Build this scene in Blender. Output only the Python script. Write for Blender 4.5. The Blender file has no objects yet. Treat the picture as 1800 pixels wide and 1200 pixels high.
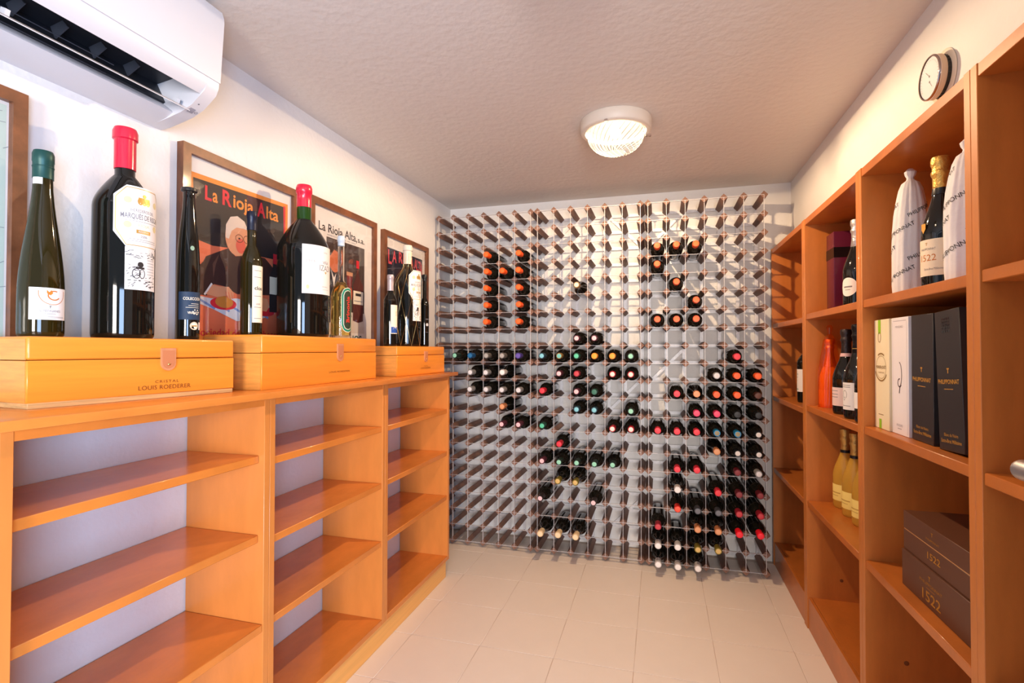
import bpy, bmesh, math, random
from mathutils import Vector, Matrix
random.seed(7)
R_ = math.radians
SC = bpy.context.scene
COL = SC.collection

# ------------------------------------------------------------------ camera
cam_d = bpy.data.cameras.new('camera'); cam = bpy.data.objects.new('camera', cam_d); COL.objects.link(cam)
cam_d.sensor_width = 36.0
cam_d.lens = 906.36 / 1800 * 36.0
cam_d.clip_start = 0.02
cam.location = (1.2719, -2.8358, 1.1433)
cam.rotation_euler = (math.pi / 2 + 0.01595, -0.001, 0.2796)
SC.camera = cam

# ------------------------------------------------------------------ light and exposure
SC.view_settings.view_transform = 'Standard'
SC.view_settings.look = 'None'
SC.view_settings.gamma = 1.0
SC.view_settings.use_curve_mapping = False
SC.view_settings.exposure = 0.0
LAMP_POWER = 62.0
LAMP2_POWER = 7.0
DOOR_POWER = 112.0
WARM_FILL_POWER = 190.0
LAMP_COL = (1.0, 0.76, 0.53)
world = bpy.data.worlds.new('sky'); SC.world = world; world.use_nodes = True
bg = world.node_tree.nodes['Background']
bg.inputs[0].default_value = (0.55, 0.72, 1.0, 1); bg.inputs[1].default_value = 0.4

def area_light(name, loc, rot, sx, sy, power, col):
    d = bpy.data.lights.new(name, 'AREA'); d.shape = 'RECTANGLE'; d.size = sx; d.size_y = sy
    d.energy = power; d.color = col
    o = bpy.data.objects.new(name, d); COL.objects.link(o); o.location = loc; o.rotation_euler = rot
    return o
# added warm fill, then cool yard daylight, outside the wide doorway behind the camera
area_light('rear_warm_fill', (1.85, -6.0, 1.10), (R_(90), 0, R_(10)), 1.0, 1.0, WARM_FILL_POWER, (1.0, 0.91, 0.82))  # unseen fill light, added to brighten the wall behind the racks
area_light('yard_daylight', (2.35, -3.80, 0.80), (R_(90), 0, R_(44)), 1.1, 1.3, DOOR_POWER, (0.46, 0.66, 1.0))

# ------------------------------------------------------------------ materials
MATS = {}
def mat(name, col, rough=0.5, metal=0.0, var=0.0, vscale=8.0, stretch=(1, 1, 1), bump=0.0, bscale=60.0, coat=0.0,
        spec=0.5, trans=0.0, ior=1.45, emit=None, estr=0.0, grain=False, alpha=1.0):
    if name in MATS: return MATS[name]
    m = bpy.data.materials.new(name); m.use_nodes = True
    nt = m.node_tree; b = nt.nodes['Principled BSDF']
    def setv(k, v):
        if k in b.inputs: b.inputs[k].default_value = v
    setv('Base Color', (*col, 1)); setv('Roughness', rough); setv('Metallic', metal)
    setv('Specular IOR Level', spec); setv('Coat Weight', coat); setv('Coat Roughness', 0.08)
    setv('Transmission Weight', trans); setv('IOR', ior); setv('Alpha', alpha)
    if emit: setv('Emission Color', (*emit, 1)); setv('Emission Strength', estr)
    if var > 0 or bump > 0:
        tc = nt.nodes.new('ShaderNodeTexCoord'); mp = nt.nodes.new('ShaderNodeMapping')
        mp.inputs['Scale'].default_value = stretch
        nt.links.new(tc.outputs['Object'], mp.inputs['Vector'])
    if var > 0:
        n = nt.nodes.new('ShaderNodeTexNoise'); n.inputs['Scale'].default_value = vscale
        n.inputs['Detail'].default_value = 6; n.inputs['Roughness'].default_value = 0.62
        nt.links.new(mp.outputs[0], n.inputs['Vector'])
        r = nt.nodes.new('ShaderNodeValToRGB')
        r.color_ramp.elements[0].position = 0.3; r.color_ramp.elements[1].position = 0.7
        lo = tuple(max(0, c * (1 - var)) for c in col); hi = tuple(min(1, c * (1 + var)) for c in col)
        r.color_ramp.elements[0].color = (*lo, 1); r.color_ramp.elements[1].color = (*hi, 1)
        nt.links.new(n.outputs['Fac'], r.inputs['Fac']); nt.links.new(r.outputs[0], b.inputs['Base Color'])
    if bump > 0:
        n2 = nt.nodes.new('ShaderNodeTexNoise'); n2.inputs['Scale'].default_value = bscale
        n2.inputs['Detail'].default_value = 4
        nt.links.new(tc.outputs['Object'], n2.inputs['Vector'])
        bp = nt.nodes.new('ShaderNodeBump'); bp.inputs['Strength'].default_value = bump
        bp.inputs['Distance'].default_value = 0.004
        nt.links.new(n2.outputs['Fac'], bp.inputs['Height']); nt.links.new(bp.outputs[0], b.inputs['Normal'])
    MATS[name] = m
    return m

def see_through(name, col, opacity=0.1, gloss=0.06, emit=0.0, ecol=(1, 1, 1), edge=0.9):
    """thin clear sheet or shell: passes light straight through, keeps a gloss"""
    m = bpy.data.materials.new(name); m.use_nodes = True; nt = m.node_tree
    for n in list(nt.nodes): nt.nodes.remove(n)
    out = nt.nodes.new('ShaderNodeOutputMaterial'); tr = nt.nodes.new('ShaderNodeBsdfTransparent')
    tr.inputs[0].default_value = (*col, 1)
    gl = nt.nodes.new('ShaderNodeBsdfGlossy'); gl.inputs['Roughness'].default_value = 0.03
    df = nt.nodes.new('ShaderNodeBsdfTranslucent'); df.inputs[0].default_value = (*col, 1)
    fc = nt.nodes.new('ShaderNodeLayerWeight'); fc.inputs[0].default_value = 0.5
    pw = nt.nodes.new('ShaderNodeMath'); pw.operation = 'POWER'; pw.inputs[1].default_value = 5.0
    lw = nt.nodes.new('ShaderNodeMath'); lw.operation = 'MULTIPLY_ADD'; lw.inputs[1].default_value = edge; lw.inputs[2].default_value = gloss
    nt.links.new(fc.outputs['Facing'], pw.inputs[0]); nt.links.new(pw.outputs[0], lw.inputs[0])
    m1 = nt.nodes.new('ShaderNodeMixShader'); m1.inputs[0].default_value = opacity
    m2 = nt.nodes.new('ShaderNodeMixShader')
    nt.links.new(tr.outputs[0], m1.inputs[1]); nt.links.new(df.outputs[0], m1.inputs[2])
    nt.links.new(lw.outputs[0], m2.inputs[0]); nt.links.new(m1.outputs[0], m2.inputs[1]); nt.links.new(gl.outputs[0], m2.inputs[2])
    last = m2.outputs[0]
    if emit > 0:
        e = nt.nodes.new('ShaderNodeEmission'); e.inputs[0].default_value = (*ecol, 1); e.inputs[1].default_value = emit
        a = nt.nodes.new('ShaderNodeAddShader'); nt.links.new(last, a.inputs[0]); nt.links.new(e.outputs[0], a.inputs[1]); last = a.outputs[0]
    nt.links.new(last, out.inputs[0]); MATS[name] = m
    return m

def srgb(r, g, b):
    f = lambda c: (c / 255) / 12.92 if c / 255 <= 0.04045 else (((c / 255) + 0.055) / 1.055) ** 2.4
    return (f(r), f(g), f(b))
def flat(name, r, g, b, rough=0.6, **k):
    return mat(name, srgb(r, g, b), rough, **k)

M_WALL = mat('white_plaster', (0.76, 0.74, 0.73), 0.75, bump=0.35, bscale=55, spec=0.2)
M_CEIL = mat('ceiling_plaster', (0.70, 0.655, 0.615), 0.7, bump=0.5, bscale=38, spec=0.3)
M_TILE = mat('beige_tile', (0.86, 0.755, 0.665), 0.35, var=0.03, vscale=3, spec=0.35)
M_GROUT = mat('tile_grout', (0.62, 0.50, 0.42), 0.9)
M_WOOD_L = mat('honey_wood', (0.69, 0.220, 0.038), 0.27, var=0.12, vscale=9, stretch=(1.2, 0.6, 1.2), bump=0.04, bscale=90, coat=0.25)
M_WOOD_LV = mat('honey_wood_upright', (0.67, 0.235, 0.050), 0.34, var=0.08, vscale=11, stretch=(1.5, 1.5, 0.4), bump=0.04, bscale=90, coat=0.2)
M_WOOD_P = mat('pine_plinth', (0.86, 0.43, 0.11), 0.4, var=0.10, vscale=14, stretch=(2, 0.15, 6), coat=0.2)
M_WOOD_R = mat('chestnut_wood', (0.50, 0.145, 0.024), 0.38, var=0.13, vscale=10, stretch=(1.2, 0.7, 0.9), bump=0.05, bscale=120, coat=0.15)
M_WOOD_RV = mat('chestnut_wood_upright', (0.57, 0.185, 0.036), 0.42, var=0.12, vscale=12, stretch=(1.4, 1.4, 0.35), bump=0.05, bscale=120, coat=0.1)
M_BOX = mat('pine_crate_wood', (0.84, 0.285, 0.03), 0.36, var=0.12, vscale=10, stretch=(1.5, 0.25, 5), coat=0.2)
M_BOXEND = mat('pine_crate_end_wood', (0.72, 0.30, 0.06), 0.4, var=0.2, vscale=16, stretch=(0.5, 1.5, 5), coat=0.15)
M_FRAME = mat('picture_frame_wood', (0.17, 0.058, 0.022), 0.4, var=0.35, vscale=30, stretch=(2, 0.6, 0.6), coat=0.2)
M_BAR = mat('rack_bar_wood', (0.20, 0.10, 0.068), 0.6, var=0.35, vscale=40, stretch=(1, 0.15, 1), bump=0.1, bscale=150)
M_STEEL = mat('galvanised_steel', (0.64, 0.63, 0.66), 0.45, metal=0.2, var=0.12, vscale=60)
M_DARKGLASS = mat('dark_bottle_glass', (0.006, 0.0055, 0.004), 0.04, spec=0.6)
M_OLIVEGLASS = mat('olive_bottle_glass', (0.020, 0.0145, 0.0025), 0.04, spec=0.6)
M_WHITE = flat('white_label_paper', 236, 232, 230)
M_CREAM = flat('cream_label_paper', 244, 232, 208)
M_INK = flat('black_ink', 38, 34, 36)
M_GREYINK = flat('grey_ink', 120, 116, 122)
M_GOLDINK = mat('gold_ink', (0.62, 0.38, 0.10), 0.35, metal=0.5)
M_AC = mat('air_conditioner_plastic', (0.66, 0.65, 0.68), 0.35, spec=0.5)
M_ACDARK = mat('air_conditioner_duct', (0.018, 0.020, 0.026), 0.45)
M_CHROME = mat('polished_metal', (0.72, 0.71, 0.72), 0.16, metal=1.0)
M_SATIN = mat('satin_metal', (0.68, 0.68, 0.70), 0.32, metal=1.0)
M_DOOR = mat('white_door_paint', (0.78, 0.77, 0.76), 0.4)
M_PANE = see_through('picture_glazing', (1, 1, 1), 0.0, 0.05)

# ------------------------------------------------------------------ mesh helpers
def mesh_obj(name, verts, faces, m, parent=None, loc=(0, 0, 0), rot=(0, 0, 0), smooth=None, fm=None):
    me = bpy.data.meshes.new(name); me.from_pydata([tuple(v) for v in verts], [], faces)
    ms = m if isinstance(m, (list, tuple)) else [m]
    for x in ms: me.materials.append(x)
    if fm: me.polygons.foreach_set('material_index', fm)
    if smooth is not None:
        me.polygons.foreach_set('use_smooth', [True] * len(me.polygons))
        me.set_sharp_from_angle(angle=R_(smooth))
    me.update()
    o = bpy.data.objects.new(name, me); COL.objects.link(o)
    o.location = loc; o.rotation_euler = rot
    if parent: o.parent = parent
    return o
def share(src, name, parent=None, loc=(0, 0, 0), rot=(0, 0, 0)):
    o = bpy.data.objects.new(name, src.data); COL.objects.link(o); o.location = loc; o.rotation_euler = rot
    if parent: o.parent = parent
    return o
def thing(name, label, cat, loc=(0, 0, 0), rotz=0.0, group=None):
    o = bpy.data.objects.new(name, None); COL.objects.link(o); o.empty_display_size = 0.05
    o.location = loc; o.rotation_euler = (0, 0, rotz); o['label'] = label; o['category'] = cat
    if group: o['group'] = group
    return o
def bbox(x0, x1, y0, y1, z0, z1):
    v = [(x0, y0, z0), (x1, y0, z0), (x1, y1, z0), (x0, y1, z0), (x0, y0, z1), (x1, y0, z1), (x1, y1, z1), (x0, y1, z1)]
    f = [(0, 3, 2, 1), (4, 5, 6, 7), (0, 1, 5, 4), (1, 2, 6, 5), (2, 3, 7, 6), (3, 0, 4, 7)]
    return v, f
def box(name, x0, x1, y0, y1, z0, z1, m, parent=None, bev=0.0, seg=2, **k):
    v, f = bbox(x0, x1, y0, y1, z0, z1)
    if bev > 0:
        bm = bmesh.new(); vs = [bm.verts.new(p) for p in v]
        for q in f: bm.faces.new([vs[i] for i in q])
        bmesh.ops.bevel(bm, geom=bm.edges[:], offset=bev, segments=seg, affect='EDGES', profile=0.5)
        bm.verts.index_update(); v = [p.co[:] for p in bm.verts]; f = [[q.index for q in fc.verts] for fc in bm.faces]
        bm.free(); k.setdefault('smooth', 40)
    return mesh_obj(name, v, f, m, parent, **k)
def structure(o): o['kind'] = 'structure'; return o
def extrude_poly(name, pts, y0, y1, m, parent=None, **k):
    """polygon in (x,z) pushed along y"""
    n = len(pts); v = [(x, y0, z) for x, z in pts] + [(x, y1, z) for x, z in pts]
    f = [list(range(n)), list(range(2 * n - 1, n - 1, -1))] + [(i, i + n, (i + 1) % n + n, (i + 1) % n) for i in range(n)]
    return mesh_obj(name, v, f, m, parent, **k)
def lathe_data(prof, seg=40):
    v = []; f = []; rings = []
    for r, z in prof:
        if r < 1e-6: rings.append([len(v)]); v.append((0, 0, z))
        else:
            rings.append(list(range(len(v), len(v) + seg)))
            v += [(r * math.cos(2 * math.pi * i / seg), r * math.sin(2 * math.pi * i / seg), z) for i in range(seg)]
    for a, b in zip(rings, rings[1:]):
        if len(a) == 1 and len(b) == 1: continue
        for i in range(seg):
            j = (i + 1) % seg
            if len(a) == 1: f.append((a[0], b[j], b[i]))
            elif len(b) == 1: f.append((a[i], a[j], b[0]))
            else: f.append((a[i], a[j], b[j], b[i]))
    return v, f
def lathe(name, prof, m, parent=None, seg=40, smooth=50, **k):
    v, f = lathe_data(prof, seg)
    return mesh_obj(name, v, f, m, parent, smooth=smooth, **k)
def tube(name, pts, r, m, parent=None, seg=10, caps=True, **k):
    v = []; f = []; P = [Vector(p) for p in pts]; n = len(P)
    for i, p in enumerate(P):
        t = (P[min(i + 1, n - 1)] - P[max(i - 1, 0)]).normalized()
        a = t.cross(Vector((0, 0, 1)));
        if a.length < 1e-3: a = t.cross(Vector((1, 0, 0)))
        a.normalize(); b = t.cross(a); rr = r[i] if isinstance(r, (list, tuple)) else r
        v += [tuple(p + rr * (a * math.cos(2 * math.pi * q / seg) + b * math.sin(2 * math.pi * q / seg))) for q in range(seg)]
    for i in range(n - 1):
        for q in range(seg):
            w = (q + 1) % seg; f.append((i * seg + q, i * seg + w, (i + 1) * seg + w, (i + 1) * seg + q))
    if caps: f.append(list(range(seg - 1, -1, -1))); f.append(list(range((n - 1) * seg, n * seg)))
    return mesh_obj(name, v, f, m, parent, smooth=50, **k)

# ---- flat print: lettering and drawn shapes laid on a surface through a mapping (s right, t up, h out) -> xyz
_text_cache = {}
def text_geo(s, bold=0.0, spacing=1.0):
    key = (s, bold, spacing)
    if key not in _text_cache:
        cu = bpy.data.curves.new('t', 'FONT'); cu.body = s; cu.size = 1.0; cu.offset = bold; cu.space_character = spacing
        cu.resolution_u = 3; cu.fill_mode = 'FRONT'
        ob = bpy.data.objects.new('t', cu); me = ob.to_mesh()
        v = [(p.co.x, p.co.y) for p in me.vertices]; f = [tuple(p.vertices) for p in me.polygons]
        ob.to_mesh_clear(); bpy.data.objects.remove(ob); bpy.data.curves.remove(cu)
        _text_cache[key] = (v, f)
    return _text_cache[key]
class Print:
    def __init__(self, mp, step=0.00025): self.mp = mp; self.v = []; self.f = []; self.fm = []; self.m = []; self.step = step
    def _mi(self, m):
        if m not in self.m: self.m.append(m)
        return self.m.index(m)
    def raw(self, pts, faces, m, layer):
        o = len(self.v); self.v += [self.mp(s, t, self.step * layer) for s, t in pts]
        self.f += [[i + o for i in q] for q in faces]; self.fm += [self._mi(m)] * len(faces)
    def poly(self, pts, m, layer=1): self.raw(pts, [list(range(len(pts)))], m, layer)
    def rect(self, s0, s1, t0, t1, m, layer=1, n=1):
        pts = []; fc = []
        for i in range(n + 1):
            s = s0 + (s1 - s0) * i / n; pts += [(s, t0), (s, t1)]
        for i in range(n): fc.append((2 * i, 2 * i + 2, 2 * i + 3, 2 * i + 1))
        self.raw(pts, fc, m, layer)
    def ell(self, c, rx, ry, m, layer=1, n=28, a0=0, a1=360):
        self.poly([(c[0] + rx * math.cos(R_(a0 + (a1 - a0) * i / n)), c[1] + ry * math.sin(R_(a0 + (a1 - a0) * i / n))) for i in range(n if a1 - a0 >= 360 else n + 1)], m, layer)
    def ring(self, c, rx, ry, w, m, layer=1, n=28, a0=0, a1=360):
        pts = []; fc = []
        for i in range(n + 1):
            a = R_(a0 + (a1 - a0) * i / n)
            pts += [(c[0] + rx * math.cos(a), c[1] + ry * math.sin(a)), (c[0] + (rx - w) * math.cos(a), c[1] + (ry - w) * math.sin(a))]
        for i in range(n): fc.append((2 * i, 2 * i + 2, 2 * i + 3, 2 * i + 1))
        self.raw(pts, fc, m, layer)
    def text(self, s, x, y, h, m, layer=1, width=None, align='L', bold=0.0, rot=0.0, spacing=1.0):
        """h = capital height; width squeezes or stretches the whole run"""
        v, f = text_geo(s, bold, spacing)
        if not v: return
        x0 = min(p[0] for p in v); x1 = max(p[0] for p in v)
        k = h / 0.69; kx = width / (x1 - x0) if width else k; w = (x1 - x0) * kx
        off = {'L': 0, 'C': -w / 2, 'R': -w}[align]
        c, sn = math.cos(rot), math.sin(rot); out = []
        for px, py in v:
            a = (px - x0) * kx + off; b = py * k; out.append((x + a * c - b * sn, y + a * sn + b * c))
        self.raw(out, f, m, layer)
    def line(self, p, q, w, m, layer=1):
        d = Vector((q[0] - p[0], q[1] - p[1])); n = Vector((-d.y, d.x)).normalized() * w / 2
        self.poly([(p[0] - n.x, p[1] - n.y), (q[0] - n.x, q[1] - n.y), (q[0] + n.x, q[1] + n.y), (p[0] + n.x, p[1] + n.y)], m, layer)
    def build(self, name, parent=None, **k):
        return mesh_obj(name, self.v, self.f, self.m, parent, fm=self.fm, **k)

# ------------------------------------------------------------------ room shell
WL, WR, YB, YF, H = -0.03, 1.955, 0.25, -3.00, 2.05
ZT = 1.692     # top of the right-hand bookcase
floor = structure(box('floor', -0.4, 2.4, YF - 0.4, YB + 0.2, -0.10, -0.0015, M_GROUT))
TS, TX, TY = 0.2894, 0.3089, -0.3577
tile0 = None
for i in range(-2, 7):
    for j in range(-12, 3):
        x0, y0 = TX + i * TS, TY + (j - 1) * TS
        xa, xb = max(x0, WL), min(x0 + TS, 2.16)
        ya, yb = max(y0, YF), min(y0 + TS, YB)
        if xb - xa < 0.02 or yb - ya < 0.02: continue
        full = xb - xa > TS - 1e-4 and yb - ya > TS - 1e-4
        g = 0.0011
        if full and tile0: share(tile0, 'tile', floor, (x0, y0, 0))
        else:
            t = box('tile', g, xb - xa - g, g, yb - ya - g, -0.008, 0.0, M_TILE, floor, bev=0.0006, seg=1, loc=(xa, ya, 0))
            if full: tile0 = t
structure(box('ceiling', -0.4, 2.4, YF - 0.4, YB + 0.2, H, H + 0.15, M_CEIL))
structure(box('wall_back', -0.4, 2.4, YB, YB + 0.2, 0, H, M_WALL))
structure(box('wall_left', WL - 0.2, WL, YF, YB, 0, H, M_WALL))
structure(box('wall_right', WR, 2.4, YF, YB, ZT, H, M_WALL))
structure(box('wall_right', 2.165, 2.4, YF, YB, 0, ZT, M_WALL))
structure(box('wall_right', WR, 2.165, YF, -2.30, 0, ZT, M_WALL))
structure(box('wall_rear', -0.4, 0.12, YF - 0.15, YF, 0, H, M_WALL))
structure(box('wall_rear', 1.83, 2.4, YF - 0.15, YF, 0, H, M_WALL))
structure(box('wall_rear', 0.12, 1.83, YF - 0.15, YF, 2.0, H, M_WALL))

# ------------------------------------------------------------------ left cabinet run
SHELF_L = 'honey-coloured wooden open shelf unit with four levels, '
def left_unit(y0, y1, label, zs, fronts):
    t = thing('shelf_unit', label, 'shelf unit', (WL, y0, 0), group='low shelf units along the left wall')
    w = y1 - y0; d = 0.24 - WL; th = 0.02
    a = box('side_panel', 0.002, d, 0, th, 0.084, 1.011, M_WOOD_LV, t, bev=0.0012, seg=1)
    share(a, 'side_panel', t, (0, w - th, 0))
    box('top_panel', 0.002, d - 0.001, th, w - th, 0.990, 1.011, M_WOOD_L, t)
    box('bottom_panel', 0.002, d, th, w - th, 0.084, 0.105, M_WOOD_L, t, bev=0.0012, seg=1)
    for z, fx in zip(zs, fronts):
        s = box('shelf', 0.004, fx - WL, th + 0.0015, w - th - 0.0015, z - 0.021, z, M_WOOD_L, t, bev=0.0015, seg=1)
        for yy in (th + 0.004, w - th - 0.004):
            box('shelf_pin', fx - WL - 0.055, fx - WL - 0.047, yy - 0.004, yy + 0.004, z - 0.026, z - 0.021, mat('brass_pin', (0.75, 0.5, 0.2), 0.3, metal=1.0), s)
    return t
left_unit(-2.258, -1.6525, SHELF_L + 'nearest the camera', (0.855, 0.640, 0.402), (0.222, 0.222, 0.238))
left_unit(-1.6515, -1.0315, SHELF_L + 'middle of the three', (0.845, 0.627, 0.404), (0.236, 0.236, 0.236))
left_unit(-1.0305, -0.393, SHELF_L + 'beside the bottle rack', (0.843, 0.630, 0.408), (0.236, 0.236, 0.236))
wt = box('worktop', WL + 0.001, 0.28, -2.30, -0.375, 1.0115, 1.030, M_WOOD_L, bev=0.003)
wt['label'] = 'long honey-coloured wooden worktop running over the low left shelf units'; wt['category'] = 'worktop'
pl = box('plinth', -0.022, 0.231, -2.258, -0.415, 0.0, 0.0838, M_WOOD_P, bev=0.001, seg=1)
pl['label'] = 'pale pine plinth board at the foot of the left shelves'; pl['category'] = 'plinth'

# ------------------------------------------------------------------ right bookcase units
def right_unit(y0, y1, label, zs, zb, plug=None):
    t = thing('bookcase_unit', label, 'bookcase', (1.85, y0, 0), group='tall bookcase units along the right wall')
    w = y1 - y0; d = 0.305; th = 0.022; TZ = 1.687
    a = box('side_panel', 0, d, 0, th, 0.0, TZ, M_WOOD_RV, t, bev=0.0012, seg=1)
    share(a, 'side_panel', t, (0, w - th, 0))
    box('top_panel', 0.002, d, th, w - th, TZ - 0.026, TZ - 0.001, M_WOOD_R, t, bev=0.001, seg=1)
    box('back_panel', d - 0.008, d, th, w - th, 0.0, TZ - 0.026, M_WOOD_R, t)
    box('bottom_panel', 0.016, d - 0.008, th, w - th, zb - 0.022, zb, M_WOOD_R, t, bev=0.001, seg=1)
    box('plinth', 0.004, 0.0155, th, w - th, 0.0, zb, M_WOOD_R, t, bev=0.001, seg=1)
    for z in zs:
        box('shelf', 0.003, d - 0.008, th + 0.0008, w - th - 0.0008, z - 0.024, z, M_WOOD_R, t, bev=0.0018, seg=1)
    if plug:
        lathe('screw_plug', [(0, 0), (0.0065, 0), (0.0065, 0.0008), (0.005, 0.0014), (0, 0.0010)], mat('dark_wood_plug', (0.20, 0.06, 0.015), 0.5), t, seg=16, loc=(plug[0] - 1.85, w - th, plug[1]), rot=(R_(90), 0, 0))
    return t
RU = 'tall reddish-brown wooden bookcase unit '
right_unit(-0.4235, 0.228, RU + 'beside the bottle rack holding a single bottle', (1.282, 0.898, 0.517), 0.121)
right_unit(-1.0525, -0.4245, RU + 'holding champagne bottles and a purple box', (1.292, 0.915, 0.524), 0.128, (1.975, 0.210))
right_unit(-1.6395, -1.0535, RU + 'holding wrapped bottles, gift cartons and brown boxes', (1.292, 0.918, 0.525), 0.132, (1.953, 0.239))
right_unit(-2.2500, -1.6405, RU + 'empty, nearest the camera', (1.294, 0.915, 0.522), 0.132)

# ------------------------------------------------------------------ wine racks
HP, GAP, BD, P, R0 = 0.0944, 0.0395, 0.2323, 0.095, 0.027
hs = 0.0192
bar_v = []
for y in (0.0, BD):
    for dx, dz in ((0, -hs), (hs, 0), (0, hs), (-hs, 0)): bar_v.append((dx, y, dz))
bar_f = [(3, 2, 1, 0), (4, 5, 6, 7)] + [(i, (i + 1) % 4, (i + 1) % 4 + 4, i + 4) for i in range(4)]
bar_src = None; hst = vst = None
RK = ('dark wood and steel bottle rack against the left wall, leftmost of three',
      'dark wood and steel bottle rack in the middle of the back wall',
      'dark wood and steel bottle rack beside the right bookcase, rightmost of three')
def rx(m, j): return m * (6 * HP + GAP) + j * HP
def rz(r): return R0 + (20 - r) * P
BR = {0: [(2, 0, 0, 2), (4, 0, 6, 2), (0, 9.7, 2, 11.7), (0, 17.3, 2, 19.3)],
      1: [(2, 0, 0, 2), (4, 0, 6, 2), (6, 10, 4, 12), (6, 17.2, 4, 19.2)],
      2: [(2, 0, 0, 2), (4, 0, 6, 2), (2, 8.2, 0, 10.2), (6, 17, 4, 19)]}
for m in range(3):
    t = thing('wine_rack', RK[m], 'wine rack', (rx(m, 0), 0, 0), group='bottle rack modules on the back wall')
    for j in range(7):
        for r in range(21):
            if bar_src is None: bar_src = mesh_obj('wooden_bar', bar_v, bar_f, M_BAR, t, loc=(j * HP, 0, rz(r)))
            else: share(bar_src, 'wooden_bar', t, (j * HP, 0, rz(r)))
    # front strips stand edge-on in the bar ends, rear strips lie flat across the bar ends
    for r in range(21):
        if hst is None:
            hst = box('steel_strip', 0, 6 * HP, -0.0006, 0.0085, -0.0008, 0.0008, M_STEEL, t, loc=(0, 0, rz(r)))
            hbk = box('steel_strip', 0, 6 * HP, BD, BD + 0.0014, -0.009, 0.009, M_STEEL, t, loc=(0, 0, rz(r)))
        else: share(hst, 'steel_strip', t, (0, 0, rz(r))); share(hbk, 'steel_strip', t, (0, 0, rz(r)))
    for j in range(7):
        if vst is None:
            vst = box('steel_strip', -0.0009, 0.0009, -0.0010, 0.014, R0, rz(0), M_STEEL, t, loc=(j * HP, 0, 0))
            vbk = box('steel_strip', -0.009, 0.009, BD + 0.0014, BD + 0.0028, R0, rz(0), M_STEEL, t, loc=(j * HP, 0, 0))
        else: share(vst, 'steel_strip', t, (j * HP, 0, 0)); share(vbk, 'steel_strip', t, (j * HP, 0, 0))
    for (j0, r0, j1, r1) in BR[m]:
        a = Vector((j0 * HP, BD + 0.003, rz(r0))); b = Vector((j1 * HP, BD + 0.003, rz(r1))); d = (b - a).normalized(); n = Vector((-d.z, 0, d.x)) * 0.008
        v = []
        for yy in (0, 0.0016):
            for q in (a - n, b - n, b + n, a + n): v.append((q.x, q.y + yy, q.z))
        mesh_obj('brace', v, [(0, 1, 2, 3), (7, 6, 5, 4), (0, 4, 5, 1), (1, 5, 6, 2), (2, 6, 7, 3), (3, 7, 4, 0)], M_STEEL, t)

# ------------------------------------------------------------------ bottle shapes
def sm(a, b, t): t = max(0, min(1, t)); t = t * t * (3 - 2 * t); return a + (b - a) * t
def bordeaux(R, Ht, rn, zs=0.62, zn=0.78, lip=1.14):
    p = [(0, 0.006), (R * 0.75, 0.001), (R * 0.93, 0.0), (R * 0.985, 0.004), (R, 0.012), (R, zs * Ht * 0.5), (R, zs * Ht)]
    for i in range(1, 11):
        k = i / 10; z = (zs + (zn - zs) * k) * Ht
        c = math.sqrt(max(0, 1 - (k * 0.92) ** 2)) ; c = (c - math.sqrt(1 - 0.92 ** 2)) / (1 - math.sqrt(1 - 0.92 ** 2))
        p.append((rn + (R - rn) * (0.55 * c + 0.45 * sm(1, 0, k)), z))
    p += [(rn, 0.9 * Ht), (rn, 0.945 * Ht), (rn * lip, 0.95 * Ht), (rn * lip, 0.985 * Ht), (rn * lip * 0.9, Ht), (0, Ht)]
    return p
def slope(R, Ht, rn, zs=0.40, zn=0.80, lip=1.15, power=1.0):
    p = [(0, 0.008), (R * 0.75, 0.001), (R * 0.93, 0.0), (R * 0.985, 0.004), (R, 0.012), (R, zs * Ht * 0.5), (R, zs * Ht)]
    for i in range(1, 11):
        k = i / 10; p.append((sm(R, rn, k ** power), (zs + (zn - zs) * k) * Ht))
    p += [(rn, 0.94 * Ht), (rn * lip, 0.945 * Ht), (rn * lip, 0.985 * Ht), (rn * lip * 0.9, Ht), (0, Ht)]
    return p
def prof_r(prof, z):
    best = prof[-2][0]
    for (r0, z0), (r1, z1) in zip(prof[3:], prof[4:]):
        if z0 <= z <= z1 and z1 > z0: return r0 + (r1 - r0) * (z - z0) / (z1 - z0)
    return best
def cap_prof(prof, z0, grow=0.0006, closed=True):
    Ht = prof[-1][1]
    p = [(prof_r(prof, z0) + 0.0001, z0), (prof_r(prof, z0) + grow, z0 + 0.0004)]
    p += [(r + grow, z) for r, z in prof if z0 + 0.002 < z < Ht and r > 0]
    p += [(prof[-2][0] * 0.96 + grow, Ht + grow), (0, Ht + grow)]
    return p
def wrap_map(R, az):
    def f(s, t, h):
        a = az + s / R; r = R + 0.0005 + h
        return (r * math.cos(a), r * math.sin(a), t)
    return f
def label_sheet(parent, R, az, s0, s1, lo, hi, m, n=24, name='label'):
    pr = Print(wrap_map(R, az)); pts = []; fc = []
    for i in range(n + 1):
        s = s0 + (s1 - s0) * i / n; k = i / n
        pts += [(s, lo(k) if callable(lo) else lo), (s, hi(k) if callable(hi) else hi)]
    for i in range(n): fc.append((2 * i, 2 * i + 2, 2 * i + 3, 2 * i + 1))
    pr.raw(pts, fc, m, 0)
    return pr.build(name, parent, smooth=60)

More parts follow.
